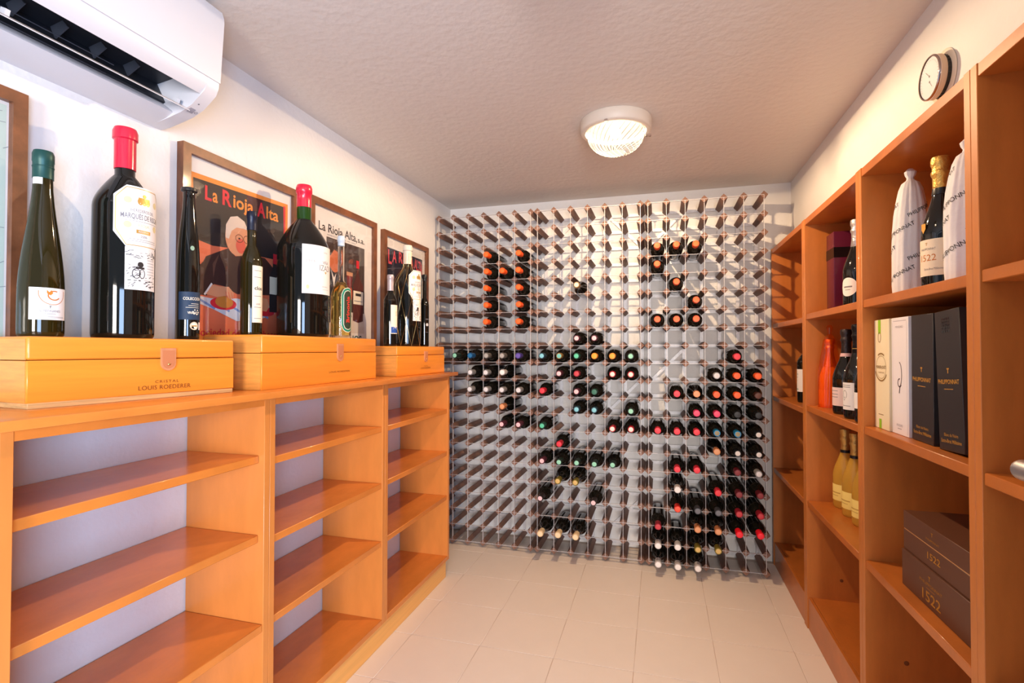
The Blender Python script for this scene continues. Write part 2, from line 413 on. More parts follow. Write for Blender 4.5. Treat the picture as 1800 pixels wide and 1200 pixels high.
# ------------------------------------------------------------------ bottles in the racks
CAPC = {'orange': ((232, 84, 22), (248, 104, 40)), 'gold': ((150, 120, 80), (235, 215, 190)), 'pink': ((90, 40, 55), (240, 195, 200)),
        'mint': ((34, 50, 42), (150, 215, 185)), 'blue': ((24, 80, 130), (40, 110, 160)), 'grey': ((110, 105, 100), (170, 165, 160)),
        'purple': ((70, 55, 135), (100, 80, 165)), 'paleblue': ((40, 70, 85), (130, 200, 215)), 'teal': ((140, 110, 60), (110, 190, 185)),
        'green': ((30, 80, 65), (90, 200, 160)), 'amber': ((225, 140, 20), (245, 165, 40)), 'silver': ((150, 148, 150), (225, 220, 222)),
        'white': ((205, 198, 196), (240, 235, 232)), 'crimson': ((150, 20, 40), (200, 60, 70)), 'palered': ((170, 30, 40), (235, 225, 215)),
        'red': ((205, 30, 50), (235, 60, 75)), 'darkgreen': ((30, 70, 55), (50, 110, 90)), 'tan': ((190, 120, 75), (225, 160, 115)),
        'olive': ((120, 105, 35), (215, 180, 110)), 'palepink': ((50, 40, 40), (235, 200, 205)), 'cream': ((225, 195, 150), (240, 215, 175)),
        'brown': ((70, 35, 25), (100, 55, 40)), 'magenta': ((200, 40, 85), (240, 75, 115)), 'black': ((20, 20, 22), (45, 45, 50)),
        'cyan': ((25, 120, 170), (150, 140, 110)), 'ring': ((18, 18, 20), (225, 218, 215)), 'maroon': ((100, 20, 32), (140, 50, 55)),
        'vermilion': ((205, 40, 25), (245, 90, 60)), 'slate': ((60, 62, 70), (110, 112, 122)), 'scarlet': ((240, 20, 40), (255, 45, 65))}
WORD = {'mint': 'mint green', 'paleblue': 'pale blue', 'darkgreen': 'dark green', 'palered': 'red and white', 'palepink': 'pale pink', 'ring': 'black and white', 'teal': 'gold and teal', 'slate': 'slate grey', 'cyan': 'bright blue'}
CELLS = [(0, 1, 8, 'mint'), (0, 2, 8, 'blue'), (0, 2, 9, 'silver'), (0, 2, 10, 'silver'), (0, 3, 2, 'orange'), (0, 3, 3, 'orange'), (0, 3, 4, 'orange'), (0, 3, 5, 'orange'), (0, 3, 6, 'orange'), (0, 3, 8, 'grey'), (0, 3, 9, 'silver'), (0, 3, 10, 'silver'), (0, 4, 3, 'orange'), (0, 4, 8, 'grey'), (0, 4, 9, 'white'), (0, 4, 10, 'silver'), (0, 4, 11, 'tan'), (0, 4, 12, 'pink'), (0, 5, 2, 'orange'), (0, 5, 3, 'orange'), (0, 5, 4, 'orange'), (0, 5, 5, 'orange'), (0, 5, 6, 'orange'), (0, 5, 8, 'purple'), (0, 5, 10, 'silver'), (0, 5, 12, 'pink'), (1, 0, 8, 'paleblue'), (1, 0, 10, 'red'), (1, 0, 12, 'green'), (1, 0, 14, 'pink'), (1, 0, 16, 'palepink'), (1, 0, 18, 'cream'), (1, 1, 8, 'teal'), (1, 1, 9, 'pink'), (1, 1, 13, 'red'), (1, 1, 14, 'mint'), (1, 1, 15, 'olive'), (1, 1, 18, 'cream'), (1, 2, 4, 'gold'), (1, 2, 7, 'pink'), (1, 2, 8, 'green'), (1, 2, 9, 'crimson'), (1, 2, 10, 'pink'), (1, 2, 11, 'paleblue'), (1, 2, 14, 'mint'), (1, 2, 15, 'olive'), (1, 2, 18, 'cream'), (1, 3, 7, 'pink'), (1, 3, 8, 'amber'), (1, 3, 10, 'darkgreen'), (1, 3, 11, 'paleblue'), (1, 3, 14, 'mint'), (1, 3, 16, 'palepink'), (1, 4, 8, 'amber'), (1, 4, 9, 'palered'), (1, 4, 12, 'palered'), (1, 4, 14, 'mint'), (1, 5, 8, 'mint'), (1, 5, 9, 'palered'), (1, 5, 11, 'mint'), (1, 5, 12, 'palered'), (2, 0, 2, 'orange'), (2, 0, 3, 'orange'), (2, 0, 6, 'orange'), (2, 0, 12, 'red'), (2, 0, 17, 'crimson'), (2, 0, 18, 'white'), (2, 0, 19, 'white'), (2, 1, 2, 'orange'), (2, 1, 4, 'orange'), (2, 1, 6, 'orange'), (2, 1, 10, 'red'), (2, 1, 12, 'red'), (2, 1, 14, 'red'), (2, 1, 15, 'white'), (2, 1, 16, 'vermilion'), (2, 1, 18, 'white'), (2, 1, 19, 'white'), (2, 2, 2, 'orange'), (2, 2, 5, 'orange'), (2, 2, 6, 'orange'), (2, 2, 10, 'tan'), (2, 2, 11, 'magenta'), (2, 2, 12, 'red'), (2, 2, 14, 'red'), (2, 2, 16, 'slate'), (2, 2, 17, 'tan'), (2, 2, 18, 'olive'), (2, 2, 19, 'white'), (2, 3, 9, 'silver'), (2, 3, 10, 'orange'), (2, 3, 11, 'magenta'), (2, 3, 12, 'cyan'), (2, 3, 13, 'tan'), (2, 3, 15, 'red'), (2, 3, 16, 'slate'), (2, 3, 17, 'tan'), (2, 3, 18, 'olive'), (2, 4, 8, 'red'), (2, 4, 9, 'orange'), (2, 4, 10, 'orange'), (2, 4, 11, 'black'), (2, 4, 12, 'cyan'), (2, 4, 13, 'ring'), (2, 4, 14, 'maroon'), (2, 4, 15, 'maroon'), (2, 4, 16, 'crimson'), (2, 4, 17, 'scarlet'), (2, 5, 9, 'orange'), (2, 5, 10, 'brown'), (2, 5, 11, 'black'), (2, 5, 12, 'ring'), (2, 5, 13, 'ring'), (2, 5, 14, 'silver'), (2, 5, 15, 'maroon'), (2, 5, 16, 'crimson'), (2, 5, 17, 'scarlet')]
ORD = ['first', 'second', 'third', 'fourth', 'fifth', 'sixth', 'seventh', 'eighth', 'ninth', 'tenth', 'eleventh', 'twelfth', 'thirteenth', 'fourteenth', 'fifteenth', 'sixteenth', 'seventeenth', 'eighteenth', 'nineteenth', 'twentieth']
SIDE = ['left', 'middle', 'right']
RB = bordeaux(0.0372, 0.300, 0.0140, 0.62, 0.76)
RB2 = slope(0.0390, 0.298, 0.0142, 0.46, 0.78)
body_src = {}; cap_src = {}; disc_src = {}
for (m, j, r, c) in CELLS:
    prof, kind = (RB2, 'b') if c in ('cream', 'olive', 'white', 'tan', 'gold') else (RB, 'a')
    Rb = prof[5][0]
    name = WORD.get(c, c)
    t = thing('wine_bottle', f'wine bottle with {name} capsule, {SIDE[m]} rack, {ORD[j]} column, {ORD[r]} row from top', 'wine bottle',
              (rx(m, j) + HP / 2, 0.214 - (0.042 if r >= 15 else 0.0) - 0.012 * ((j * 7 + r * 3) % 5) / 5, rz(r + 1) + 0.0010 + Rb), group='wine bottles lying in the racks')
    t.rotation_euler = (R_(90), 0, 0)
    if kind not in body_src: body_src[kind] = lathe('bottle_glass', prof, M_DARKGLASS, t, seg=32)
    else: share(body_src[kind], 'bottle_glass', t)
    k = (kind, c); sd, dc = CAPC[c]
    if k not in cap_src:
        zc = 0.235 if c in ('palepink', 'ring', 'mint', 'pink') else 0.243
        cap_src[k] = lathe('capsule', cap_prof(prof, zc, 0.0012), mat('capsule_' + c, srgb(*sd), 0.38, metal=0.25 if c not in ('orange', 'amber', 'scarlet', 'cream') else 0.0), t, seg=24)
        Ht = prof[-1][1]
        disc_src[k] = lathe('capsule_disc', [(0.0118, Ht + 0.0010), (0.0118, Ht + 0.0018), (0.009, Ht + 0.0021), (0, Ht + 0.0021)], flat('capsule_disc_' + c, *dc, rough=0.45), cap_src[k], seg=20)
        cp = cap_src[k]
    else:
        cp = share(cap_src[k], 'capsule', t); share(disc_src[k], 'capsule_disc', cp)

# ------------------------------------------------------------------ wooden presentation boxes on the worktop
def clasp(parent, s, zt, w, h, xf):
    """leather tab hanging over the front (front face is local x = xf, s along local y)"""
    n = 10; pts = [(s - w / 2, zt), (s - w / 2, zt - h + w / 2)]
    pts += [(s - w / 2 * math.cos(math.pi * i / n), zt - h + w / 2 - w / 2 * math.sin(math.pi * i / n)) for i in range(1, n)]
    pts += [(s + w / 2, zt - h + w / 2), (s + w / 2, zt)]
    k = len(pts); v = [(xf, a, b) for a, b in pts] + [(xf + 0.004, a, b) for a, b in pts]
    f = [list(range(k))[::-1], list(range(k, 2 * k))] + [(i, (i + 1) % k, (i + 1) % k + k, i + k) for i in range(k)]
    c = mesh_obj('leather_clasp', v, f, mat('tan_leather', (0.62, 0.26, 0.12), 0.5, var=0.1, vscale=40), parent)
    cc = s; inn = 0.82
    v2 = []
    mid = (s, zt - h * 0.5)
    v2 = [(xf + 0.0048, mid[0] + (a - mid[0]) * inn, mid[1] + (b - mid[1]) * inn * 0.98) for a, b in pts] + [(xf + 0.0035, mid[0] + (a - mid[0]) * inn, mid[1] + (b - mid[1]) * inn * 0.98) for a, b in pts]
    mesh_obj('clasp_facing', v2, [list(range(k)), list(range(k, 2 * k))[::-1]] + [(i, i + k, (i + 1) % k + k, (i + 1) % k) for i in range(k)], mat('red_tan_leather', (0.56, 0.20, 0.085), 0.5), c)
    st = lathe('stud', [(0.0032, 0), (0.0032, 0.0012), (0.002, 0.0024), (0, 0.0027)], mat('brass_pin', (0.75, 0.5, 0.2), 0.3, metal=1.0), c, seg=14, loc=(xf + 0.0046, s, zt - h * 0.72), rot=(0, R_(90), 0))
    return c
def crate(label, fl, fr, depth, ztop, seam, base=0.0, lines=None, clasp_s=0.0, cw=0.03, ch=0.048):
    fl, fr = Vector(fl), Vector(fr); w = (fr - fl).length; ang = math.atan2(-(fr - fl).x, (fr - fl).y)
    t = thing('wooden_box', label, 'wooden box', (fl.x, fl.y, 1.0302), ang, group='wooden presentation boxes on the worktop')
    hh = ztop - 1.0302
    b0 = base
    if base: box('base_board', -depth + 0.004, -0.001, 0.002, w - 0.002, 0, base, mat('raw_board_edge', (0.70, 0.42, 0.18), 0.6, var=0.25, vscale=30, stretch=(1, 0.2, 6)), t, bev=0.001, seg=1)
    body = box('box_body', -depth, 0, 0, w, b0, seam - 0.0006, M_BOX, t, bev=0.0015, seg=1)
    lid = box('lid', -depth, 0, 0, w, seam + 0.0006, hh, M_BOX, t, bev=0.005, seg=3)
    # end boards: their own grain
    for y0, y1 in ((-0.0012, 0.0006), (w - 0.0006, w + 0.0012)):
        box('end_board', -depth + 0.002, -0.0045, y0, y1, b0 + 0.001, seam - 0.001, M_BOXEND, body)
        box('end_board', -depth + 0.002, -0.0045, y0, y1, seam + 0.001, hh - 0.005, M_BOXEND, lid)
    clasp(t, clasp_s * w, hh - 0.022 if ch > 0.04 else hh - 0.03, cw, ch, 0.0)
    if lines:
        p = Print(lambda s, tt, h: (0.0004 + h, s, tt))
        for txt, s, z, hgt, wd, sp in lines: p.text(txt, s * w, z, hgt, flat('branded_letters', 130, 66, 22), width=wd * w, align='C', spacing=sp)
        p.build('lettering', body)
    return t
crate('wooden box nearest the camera with leather clasp and dark branded lettering', (0.134, -2.159), (0.184, -1.723), 0.145, 1.168, 0.092, 0.011,
      [('CRISTAL', 0.598, 0.036, 0.0062, 0.125, 1.3), ('LOUIS ROEDERER', 0.59, 0.0215, 0.0095, 0.275, 1.05)], clasp_s=0.60, cw=0.034, ch=0.052)
crate('long wooden box with leather clasp in the middle of the worktop', (0.214, -1.656), (0.19, -1.02), 0.195, 1.185, 0.103, 0.0,
      [('LOUIS ROEDERER', 0.60, 0.034, 0.006, 0.20, 1.05)], clasp_s=0.60, cw=0.036, ch=0.060)
crate('small wooden box at the far end of the worktop by the rack', (0.208, -0.882), (0.224, -0.425), 0.17, 1.158, 0.088, 0.0,
      [('CRISTAL', 0.57, 0.034, 0.005, 0.08, 1.2), ('LOUIS ROEDERER', 0.56, 0.024, 0.0075, 0.21, 1.05)], clasp_s=0.56, cw=0.030, ch=0.050)
# distinguishing end panel of box one is simply lit by the doorway

# ------------------------------------------------------------------ big bottles on the boxes
BG = 'bottles standing on the wooden boxes'
Z1, Z2, Z3 = 1.1682, 1.1852, 1.1582
def bottle(label, loc, prof, glass, cat='wine bottle', name='wine_bottle', group=None, seg=48):
    t = thing(name, label, cat, loc, group=group); lathe('bottle_glass', prof, glass, t, seg=seg); return t
# 1 tall green-capped flute
p1 = slope(0.0372, 0.378, 0.0158, 0.20, 0.86, power=1.1, lip=1.05)
t = bottle('slender olive-green wine bottle with dark green cap, far left', (0.060, -2.092, Z1), p1, M_OLIVEGLASS, group=BG)
c = lathe('capsule', cap_prof(p1, 0.322, 0.0012), flat('dark_green_foil', 26, 70, 66, rough=0.4, metal=0.3), t)
lathe('cap_seam', [(0.0172, 0.345), (0.0177, 0.3455), (0.0177, 0.3475), (0.0172, 0.348)], flat('dark_green_foil', 26, 70, 66), c)
lb = label_sheet(t, 0.0372, R_(-10), -0.033, 0.033, 0.034, 0.098, M_WHITE)
pr = Print(wrap_map(0.0372, R_(-10)))
pr.ring((0.004, 0.088), 0.023, 0.024, 0.0012, flat('copper_ink', 200, 120, 50), a0=170, a1=372)
pr.ring((0.006, 0.083), 0.011, 0.010, 0.0022, flat('copper_ink', 200, 120, 50), 2, a0=60, a1=330)
pr.poly([(-0.006, 0.094), (-0.002, 0.089), (0.001, 0.094), (0.004, 0.088), (0.000, 0.083), (-0.006, 0.087)], flat('orange_ink', 225, 130, 40), 2)
pr.text('T', 0.0, 0.0575, 0.0045, M_INK, align='C', bold=0.03)
pr.text('de FEFIÑANES', 0.0, 0.0495, 0.0045, M_GREYINK, align='C', width=0.036)
pr.text('ALBARIÑO', 0.0, 0.0450, 0.0022, M_GREYINK, align='C', width=0.018)
for z in (0.040, 0.038): pr.rect(-0.024, 0.026, z, z + 0.0006, M_GREYINK, n=10)
pr.build('lettering', lb)
label_sheet(t, 0.0164, R_(-62), -0.010, 0.008, 0.309, 0.3225, M_WHITE, n=8, name='neck_label')
# 2 double magnum with red wax
p2 = bordeaux(0.0602, 0.488, 0.0200, 0.615, 0.775, lip=1.18)
t = bottle('very large dark bottle with red capsule and notched white label', (0.072, -1.934, Z1), p2, M_DARKGLASS, group=BG)
RED = mat('red_wax', (0.62, 0.012, 0.045), 0.28, coat=0.3)
lathe('capsule', cap_prof(p2, 0.393, 0.0014), RED, t)
def riscal(t, Rr, az, z0, hgt, wid, big=True):
    k = hgt / 0.215
    zm = z0 + 0.088 * k
    s0, s1 = -wid / 2, wid / 2
    cut = 0.20
    lb = label_sheet(t, Rr, az, s0, s1, lambda q: zm + (0.030 * k * max(0, (cut - q) / cut) if q < cut else (0.030 * k * max(0, (q - 1 + cut) / cut) if q > 1 - cut else 0)),
                     lambda q: z0 + hgt - (0.022 * k * max(0, (cut - q) / cut) if q < cut else (0.022 * k * max(0, (q - 1 + cut) / cut) if q > 1 - cut else 0)), M_WHITE, n=40)
    lo = label_sheet(t, Rr, az, s0 + wid * 0.185, s1 - wid * 0.185, z0, zm, M_WHITE, n=24)
    pr = Print(wrap_map(Rr, az), 0.0002)
    e = wid * 0.035
    def edge(a, b, w=0.0016 * k):
        n = 8
        for i in range(n): pr.line((a[0] + (b[0] - a[0]) * i / n, a[1] + (b[1] - a[1]) * i / n), (a[0] + (b[0] - a[0]) * (i + 1) / n, a[1] + (b[1] - a[1]) * (i + 1) / n), w, M_GOLDINK)
    za, zb = zm, z0 + hgt
    ca = wid * cut
    edge((s0 + e, za + 0.036 * k), (s0 + e, zb - 0.026 * k)); edge((s0 + e, zb - 0.026 * k), (s0 + ca, zb - 0.004 * k)); edge((s0 + ca, zb - 0.004 * k), (s1 - ca, zb - 0.004 * k))
    edge((s1 - ca, zb - 0.004 * k), (s1 - e, zb - 0.026 * k)); edge((s1 - e, za + 0.036 * k), (s1 - e, zb - 0.026 * k)); edge((s0 + e, za + 0.036 * k), (s0 + ca, za + 0.004 * k)); edge((s0 + ca, za + 0.004 * k), (s1 - ca, za + 0.004 * k))
    for q in range(3): pr.ell((-0.008 * k + 0.008 * k * q, zb - 0.030 * k), 0.0055 * k, 0.0075 * k, M_GOLDINK, 1, 12)
    pr.rect(-0.012 * k, 0.012 * k, zb - 0.026 * k, zb - 0.022 * k, M_GOLDINK, 2, 4); pr.ell((0, zb - 0.018 * k), 0.004 * k, 0.004 * k, M_GOLDINK, 2, 10)
    for sx in (s0 + wid * 0.22, s1 - wid * 0.22):
        for zz in (zb - 0.030 * k, za + 0.046 * k): pr.ell((sx, zz), 0.007 * k, 0.007 * k, flat('pale_gold_ink', 222, 208, 160), 1, 14)
    pr.text('HEREDEROS DEL', 0, zb - 0.053 * k, 0.0062 * k, M_GREYINK, width=wid * 0.46, align='C')
    pr.text('MARQUÉS DE RISCAL', 0, zb - 0.0675 * k, 0.0105 * k, M_GREYINK, width=wid * 0.78, align='C', bold=0.01)
    pr.rect(s0 + wid * .12, s1 - wid * .12, zb - 0.0725 * k, zb - 0.0718 * k, M_GREYINK, 1, 12)
    pr.text('RIOJA', 0, za + 0.044 * k, 0.006 * k, flat('pale_gold_ink', 222, 208, 160), width=wid * 0.22, align='C')
    pr.rect(-wid * .14, wid * .14, za + 0.030 * k, za + 0.0375 * k, M_GOLDINK, 1, 8); pr.text('RESERVA', 0, za + 0.0318 * k, 0.004 * k, M_WHITE, 2, width=wid * 0.2, align='C')
    pr.text('2006', 0, za + 0.0215 * k, 0.005 * k, M_GREYINK, align='C')
    for zz in (0.017, 0.013): pr.rect(s0 + wid * .2, s1 - wid * .2, za + zz * k, za + (zz + 0.0007) * k, M_GREYINK, 1, 14)
    pr.build('lettering', lb)
    # engraved scene on the lower part
    pr = Print(wrap_map(Rr, az), 0.0002); rnd = random.Random(3)
    w2 = wid * 0.29
    for q in range(150 if big else 70):
        u, v = rnd.random(), rnd.random()
        if 0.30 < v < 0.80 and u > 0.42: continue
        if 0.62 < v < 0.80: continue
        a = rnd.uniform(-0.5, 0.5) + (0 if v > 0.8 else 0.3); L = rnd.uniform(0.003, 0.008) * k
        c0 = (-w2 + u * 2 * w2, z0 + (0.006 + v * 0.076) * k)
        pr.line((c0[0] - L / 2 * math.cos(a), c0[1] - L / 2 * math.sin(a)), (c0[0] + L / 2 * math.cos(a), c0[1] + L / 2 * math.sin(a)), rnd.uniform(0.0006, 0.0016) * k, M_INK)
    pr.ring((-w2 * 0.45, z0 + 0.034 * k), 0.008 * k, 0.011 * k, 0.0015 * k, M_INK, 2, 18); pr.ring((-w2 * 0.1, z0 + 0.034 * k), 0.006 * k, 0.010 * k, 0.0015 * k, M_INK, 2, 18)
    pr.ell((-w2 * 0.2, z0 + 0.053 * k), 0.006 * k, 0.006 * k, M_INK, 2, 10); pr.rect(-w2 * 0.5, w2 * 0.05, z0 + 0.044 * k, z0 + 0.048 * k, M_INK, 2, 4)
    for q in range(6): pr.rect(w2 * 0.25, w2 * 0.9, z0 + (0.034 + q * 0.006) * k, z0 + (0.0347 + q * 0.006) * k, M_GREYINK, 1, 6)
    pr.build('engraving', lo)
riscal(t, 0.0602, R_(0), 0.110, 0.235, 0.118)
# 3 slim black flute
p3 = slope(0.0268, 0.398, 0.0140, 0.24, 0.93, power=2.0, lip=1.0)
t = bottle('slim black bottle with navy label in front of the monk poster', (0.082, -1.772, Z1), p3, M_DARKGLASS, group=BG)
lathe('neck_collar', [(0.0139, 0.388), (0.0188, 0.390), (0.0191, 0.3935), (0.0181, 0.398), (0, 0.3988)], mat('black_collar', (0.012, 0.012, 0.013), 0.35), t)
lb = label_sheet(t, 0.0268, R_(-18), -0.034, 0.034, 0.052, 0.124, flat('navy_label_paper', 30, 52, 78), n=24)
pr = Print(wrap_map(0.0268, R_(-18)))
pr.text('COLECCIÓN', 0, 0.103, 0.007, M_CREAM, width=0.044, align='C', bold=0.01)
for z, w in ((0.093, .012), (0.088, .018), (0.083, .024)): pr.rect(0.008 - w, 0.016, z, z + 0.0009, M_CREAM, n=6)
pr.text('VIVANCO', 0.002, 0.067, 0.006, M_CREAM, width=0.028, align='C', bold=0.02)
for q in range(6): pr.ell((0.008 * math.cos(q) + 0.008, 0.072 + 0.006 * math.sin(q)), 0.0018, 0.0018, M_CREAM, n=8)
pr.build('lettering', lb)
sl = label_sheet(t, 0.0268, R_(-10), -0.0005, 0.0005, 0.036, 0.037, M_CREAM, n=2, name='round_seal')
pr = Print(wrap_map(0.0268, R_(-10))); pr.ell((0.0, 0.036), 0.0105, 0.0105, M_CREAM); pr.ring((0, 0.036), 0.0095, 0.0095, 0.0008, M_GOLDINK, 2); pr.rect(-0.007, 0.007, 0.0345, 0.0375, M_GOLDINK, 2, 4); pr.rect(0.0125, 0.02, 0.026, 0.046, M_WHITE, 1, 4); pr.build('lettering', sl)
sl2 = label_sheet(t, 0.0247, R_(-22), -0.0004, 0.0004, 0.236, 0.237, M_CREAM, n=2, name='round_seal')
pr = Print(wrap_map(0.0248, R_(-22))); pr.ell((0.0, 0.238), 0.0048, 0.006, flat('silver_green_ink', 140, 165, 140)); pr.build('lettering', sl2)
# 4 olive wine bottle, screw cap
p4 = bordeaux(0.0305, 0.382, 0.0128, 0.575, 0.73, lip=1.08)
t = bottle('tall narrow dark bottle with navy screw cap and slim white label', (0.060, -1.531, Z2), p4, M_OLIVEGLASS, group=BG)
c = lathe('screw_cap', cap_prof(p4, 0.325, 0.0014), flat('navy_cap', 28, 34, 54, rough=0.35, metal=0.3), t)
for q in range(4): lathe('cap_ridge', [(0.0150, 0.366 + q * 0.003), (0.0157, 0.3665 + q * 0.003), (0.0150, 0.3675 + q * 0.003)], flat('navy_cap', 28, 34, 54), c)
lb = label_sheet(t, 0.0305, R_(0), -0.0225, 0.034, 0.040, 0.214, M_CREAM, n=20)
pr = Print(wrap_map(0.0305, R_(-10)))
pr.text('clos', 0.002, 0.140, 0.011, M_INK, width=0.026, align='C', bold=0.02)
for z in (0.198, 0.178, 0.120, 0.086, 0.052): pr.rect(-0.012, 0.012, z, z + 0.0016, M_GREYINK, n=6)
pr.text('2009', 0, 0.094, 0.005, M_GREYINK, align='C')
pr.build('lettering', lb)
# 5 imperial
p5 = bordeaux(0.0845, 0.522, 0.0225, 0.56, 0.775, lip=1.12)
t = bottle('giant round-shouldered dark bottle with red capsule and plain white label', (0.092, -1.330, Z2), p5, M_DARKGLASS, group=BG)
lathe('capsule', cap_prof(p5, 0.446, 0.0014), RED, t)
lathe('neck_glass', cap_prof(p5, 0.404, 0.0006)[:3] + [(0.0231, 0.446), (0.0225, 0.4461)], mat('green_neck_glass', (0.012, 0.05, 0.006), 0.05), t)
lb = label_sheet(t, 0.0845, R_(-8), -0.070, 0.070, 0.144, 0.307, M_WHITE, n=30)
pr = Print(wrap_map(0.0845, R_(-8)))
pr.text('VIÑA', 0.016, 0.247, 0.010, M_GREYINK, width=0.030, align='C')
pr.text('IZADI', 0.016, 0.224, 0.019, M_GREYINK, width=0.054, align='C')
pr.poly([(0.010, 0.221), (0.016, 0.213), (0.022, 0.221)], M_GOLDINK)
for q, ch in enumerate('2005'): pr.text(ch, -0.058 + q * 0.0085, 0.250, 0.006, M_GREYINK)
pr.text('RIOJA', 0.016, 0.284, 0.004, M_GREYINK, align='C', spacing=1.3)
pr.text('RESERVA', 0.014, 0.168, 0.004, M_GREYINK, align='C', spacing=1.3); pr.rect(-0.0, 0.032, 0.160, 0.1607, M_GREYINK, n=8)
pr.ell((-0.052, 0.166), 0.005, 0.007, flat('pale_gold_ink', 222, 208, 160))
pr.build('lettering', lb)
# 6 clear bottle with golden spirit
p6 = bordeaux(0.0365, 0.383, 0.0118, 0.40, 0.57, lip=1.15)
M_CLEAR = mat('clear_glass', (0.95, 0.96, 0.93), 0.02, trans=1.0, ior=1.35)
M_SPIRIT = mat('golden_spirit', (0.92, 0.72, 0.22), 0.02, trans=0.92, ior=1.33)
t = bottle('clear glass bottle of pale golden spirit with green oval label', (0.120, -1.154, Z2), p6, M_CLEAR, group=BG)
lathe('spirit', [(0, 0.012), (0.031, 0.011), (0.0335, 0.018)] + [(max(0.004, r - 0.003), z) for r, z in p6 if 0.03 < z < 0.20] + [(0.0115, 0.208), (0, 0.208)], M_SPIRIT, t, seg=36)
lathe('stopper', cap_prof(p6, 0.347, 0.0008), flat('pale_blue_foil', 196, 208, 220, rough=0.3), t)
lb = label_sheet(t, 0.0365, R_(-12), -0.0006, 0.0006, 0.10, 0.101, M_WHITE, n=2)
pr = Print(wrap_map(0.0365, R_(-12)), 0.0003)
GRN = flat('green_label_ink', 20, 128, 98); DKG = flat('dark_green_label', 40, 52, 34)
def stadium(p, c, rx_, ry_, m, layer):
    n = 14; pts = [(c[0] + rx_ * math.cos(math.pi * i / n), c[1] + ry_ - rx_ + rx_ * math.sin(math.pi * i / n)) for i in range(n + 1)]
    pts += [(c[0] - rx_ * math.cos(math.pi * i / n), c[1] - ry_ + rx_ - rx_ * math.sin(math.pi * i / n)) for i in range(n + 1)]
    # split in vertical bands so that it follows the round glass
    for k in range(8):
        a, b = -rx_ + 2 * rx_ * k / 8, -rx_ + 2 * rx_ * (k + 1) / 8
        ya = ry_ - rx_ + math.sqrt(max(0, rx_ ** 2 - a * a)); yb = ry_ - rx_ + math.sqrt(max(0, rx_ ** 2 - b * b))
        p.poly([(c[0] + a, c[1] - ya), (c[0] + b, c[1] - yb), (c[0] + b, c[1] + yb), (c[0] + a, c[1] + ya)], m, layer)
stadium(pr, (0, 0.105), 0.026, 0.083, M_CREAM, 0); stadium(pr, (0, 0.105), 0.0245, 0.081, GRN, 1); stadium(pr, (0, 0.105), 0.0185, 0.073, M_CREAM, 2); stadium(pr, (0, 0.105), 0.0165, 0.071, DKG, 3)
pr.text('Brinonia', 0.006, 0.058, 0.014, flat('red_script', 225, 50, 40), 4, width=0.098, rot=R_(90), bold=0.02)
pr.build('lettering', lb)
# 7 - 9 on the far box
p7 = bordeaux(0.0295, 0.316, 0.0125, 0.63, 0.75, lip=1.1)
t = bottle('small dark bottle with silver capsule and blue and cream label', (0.120, -0.784, Z3), p7, M_DARKGLASS, group=BG)
lathe('capsule', cap_prof(p7, 0.246, 0.0014), flat('silver_pink_foil', 190, 176, 178, rough=0.35, metal=0.3), t)
lb = label_sheet(t, 0.0295, R_(-15), -0.022, 0.030, 0.055, 0.182, M_CREAM, n=20)
pr = Print(wrap_map(0.0295, R_(-15)))
pr.rect(-0.020, 0.028, 0.058, 0.085, flat('sea_blue_ink', 35, 80, 160), n=10); pr.poly([(-0.020, 0.085), (-0.012, 0.104), (0.000, 0.098), (0.010, 0.085)], flat('sea_blue_ink', 35, 80, 160))
pr.poly([(-0.012, 0.074), (-0.004, 0.094), (0.0, 0.080), (0.006, 0.090), (0.012, 0.074)], M_WHITE, 2)
for z in (0.150, 0.143, 0.136): pr.rect(0.0, 0.016, z, z + 0.0015, M_GOLDINK, n=4)
pr.build('lettering', lb)
p8 = bordeaux(0.0635, 0.482, 0.0185, 0.605, 0.775, lip=1.2)
t = bottle('large dark bottle in gold wire net with white capsule', (0.110, -0.604, Z3), p8, M_DARKGLASS, group=BG)
lathe('capsule', cap_prof(p8, 0.393, 0.0014), flat('ivory_foil', 214, 204, 190, rough=0.4), t)
riscal(t, 0.0635, R_(-8), 0.120, 0.238, 0.110, big=False)
GW = mat('gold_wire', (0.75, 0.52, 0.22), 0.3, metal=1.0)
for q in range(8):
    for sgn in (-1, 1):
        pts = []
        for k in range(23):
            z = 0.004 + 0.44 * k / 22; a = 2 * math.pi * q / 8 + sgn * 1.15 * k / 22 * 1.4
            r = prof_r(p8, max(z, 0.013)) + 0.0012; pts.append((r * math.cos(a), r * math.sin(a), z))
        tube('net_wire', pts, 0.0006, GW, t, seg=5)
p9 = bordeaux(0.0215, 0.356, 0.0098, 0.56, 0.68, lip=1.25)
t = bottle('thin long-necked black bottle with a small white emblem', (0.150, -0.500, Z3), p9, M_DARKGLASS, group=BG)
lathe('capsule', cap_prof(p9, 0.325, 0.001), flat('black_foil', 22, 22, 24, rough=0.35), t)
lb = label_sheet(t, 0.0215, R_(-28), -0.0004, 0.0004, 0.108, 0.109, M_WHITE, n=2, name='emblem')
pr = Print(wrap_map(0.0215, R_(-28)))
for q in range(8):
    a = 2 * math.pi * q / 8; pr.poly([(0, 0.108), (0.0065 * math.cos(a - .25), 0.108 + 0.0065 * math.sin(a - .25)), (0.0085 * math.cos(a), 0.108 + 0.0085 * math.sin(a)), (0.0065 * math.cos(a + .25), 0.108 + 0.0065 * math.sin(a + .25))], M_WHITE)
pr.rect(-0.008, 0.014, 0.132, 0.133, M_GREYINK, n=5); pr.rect(-0.008, 0.014, 0.136, 0.1375, M_GREYINK, n=5); pr.rect(-0.010, 0.014, 0.070, 0.071, M_GREYINK, n=5)
pr.build('lettering', lb)

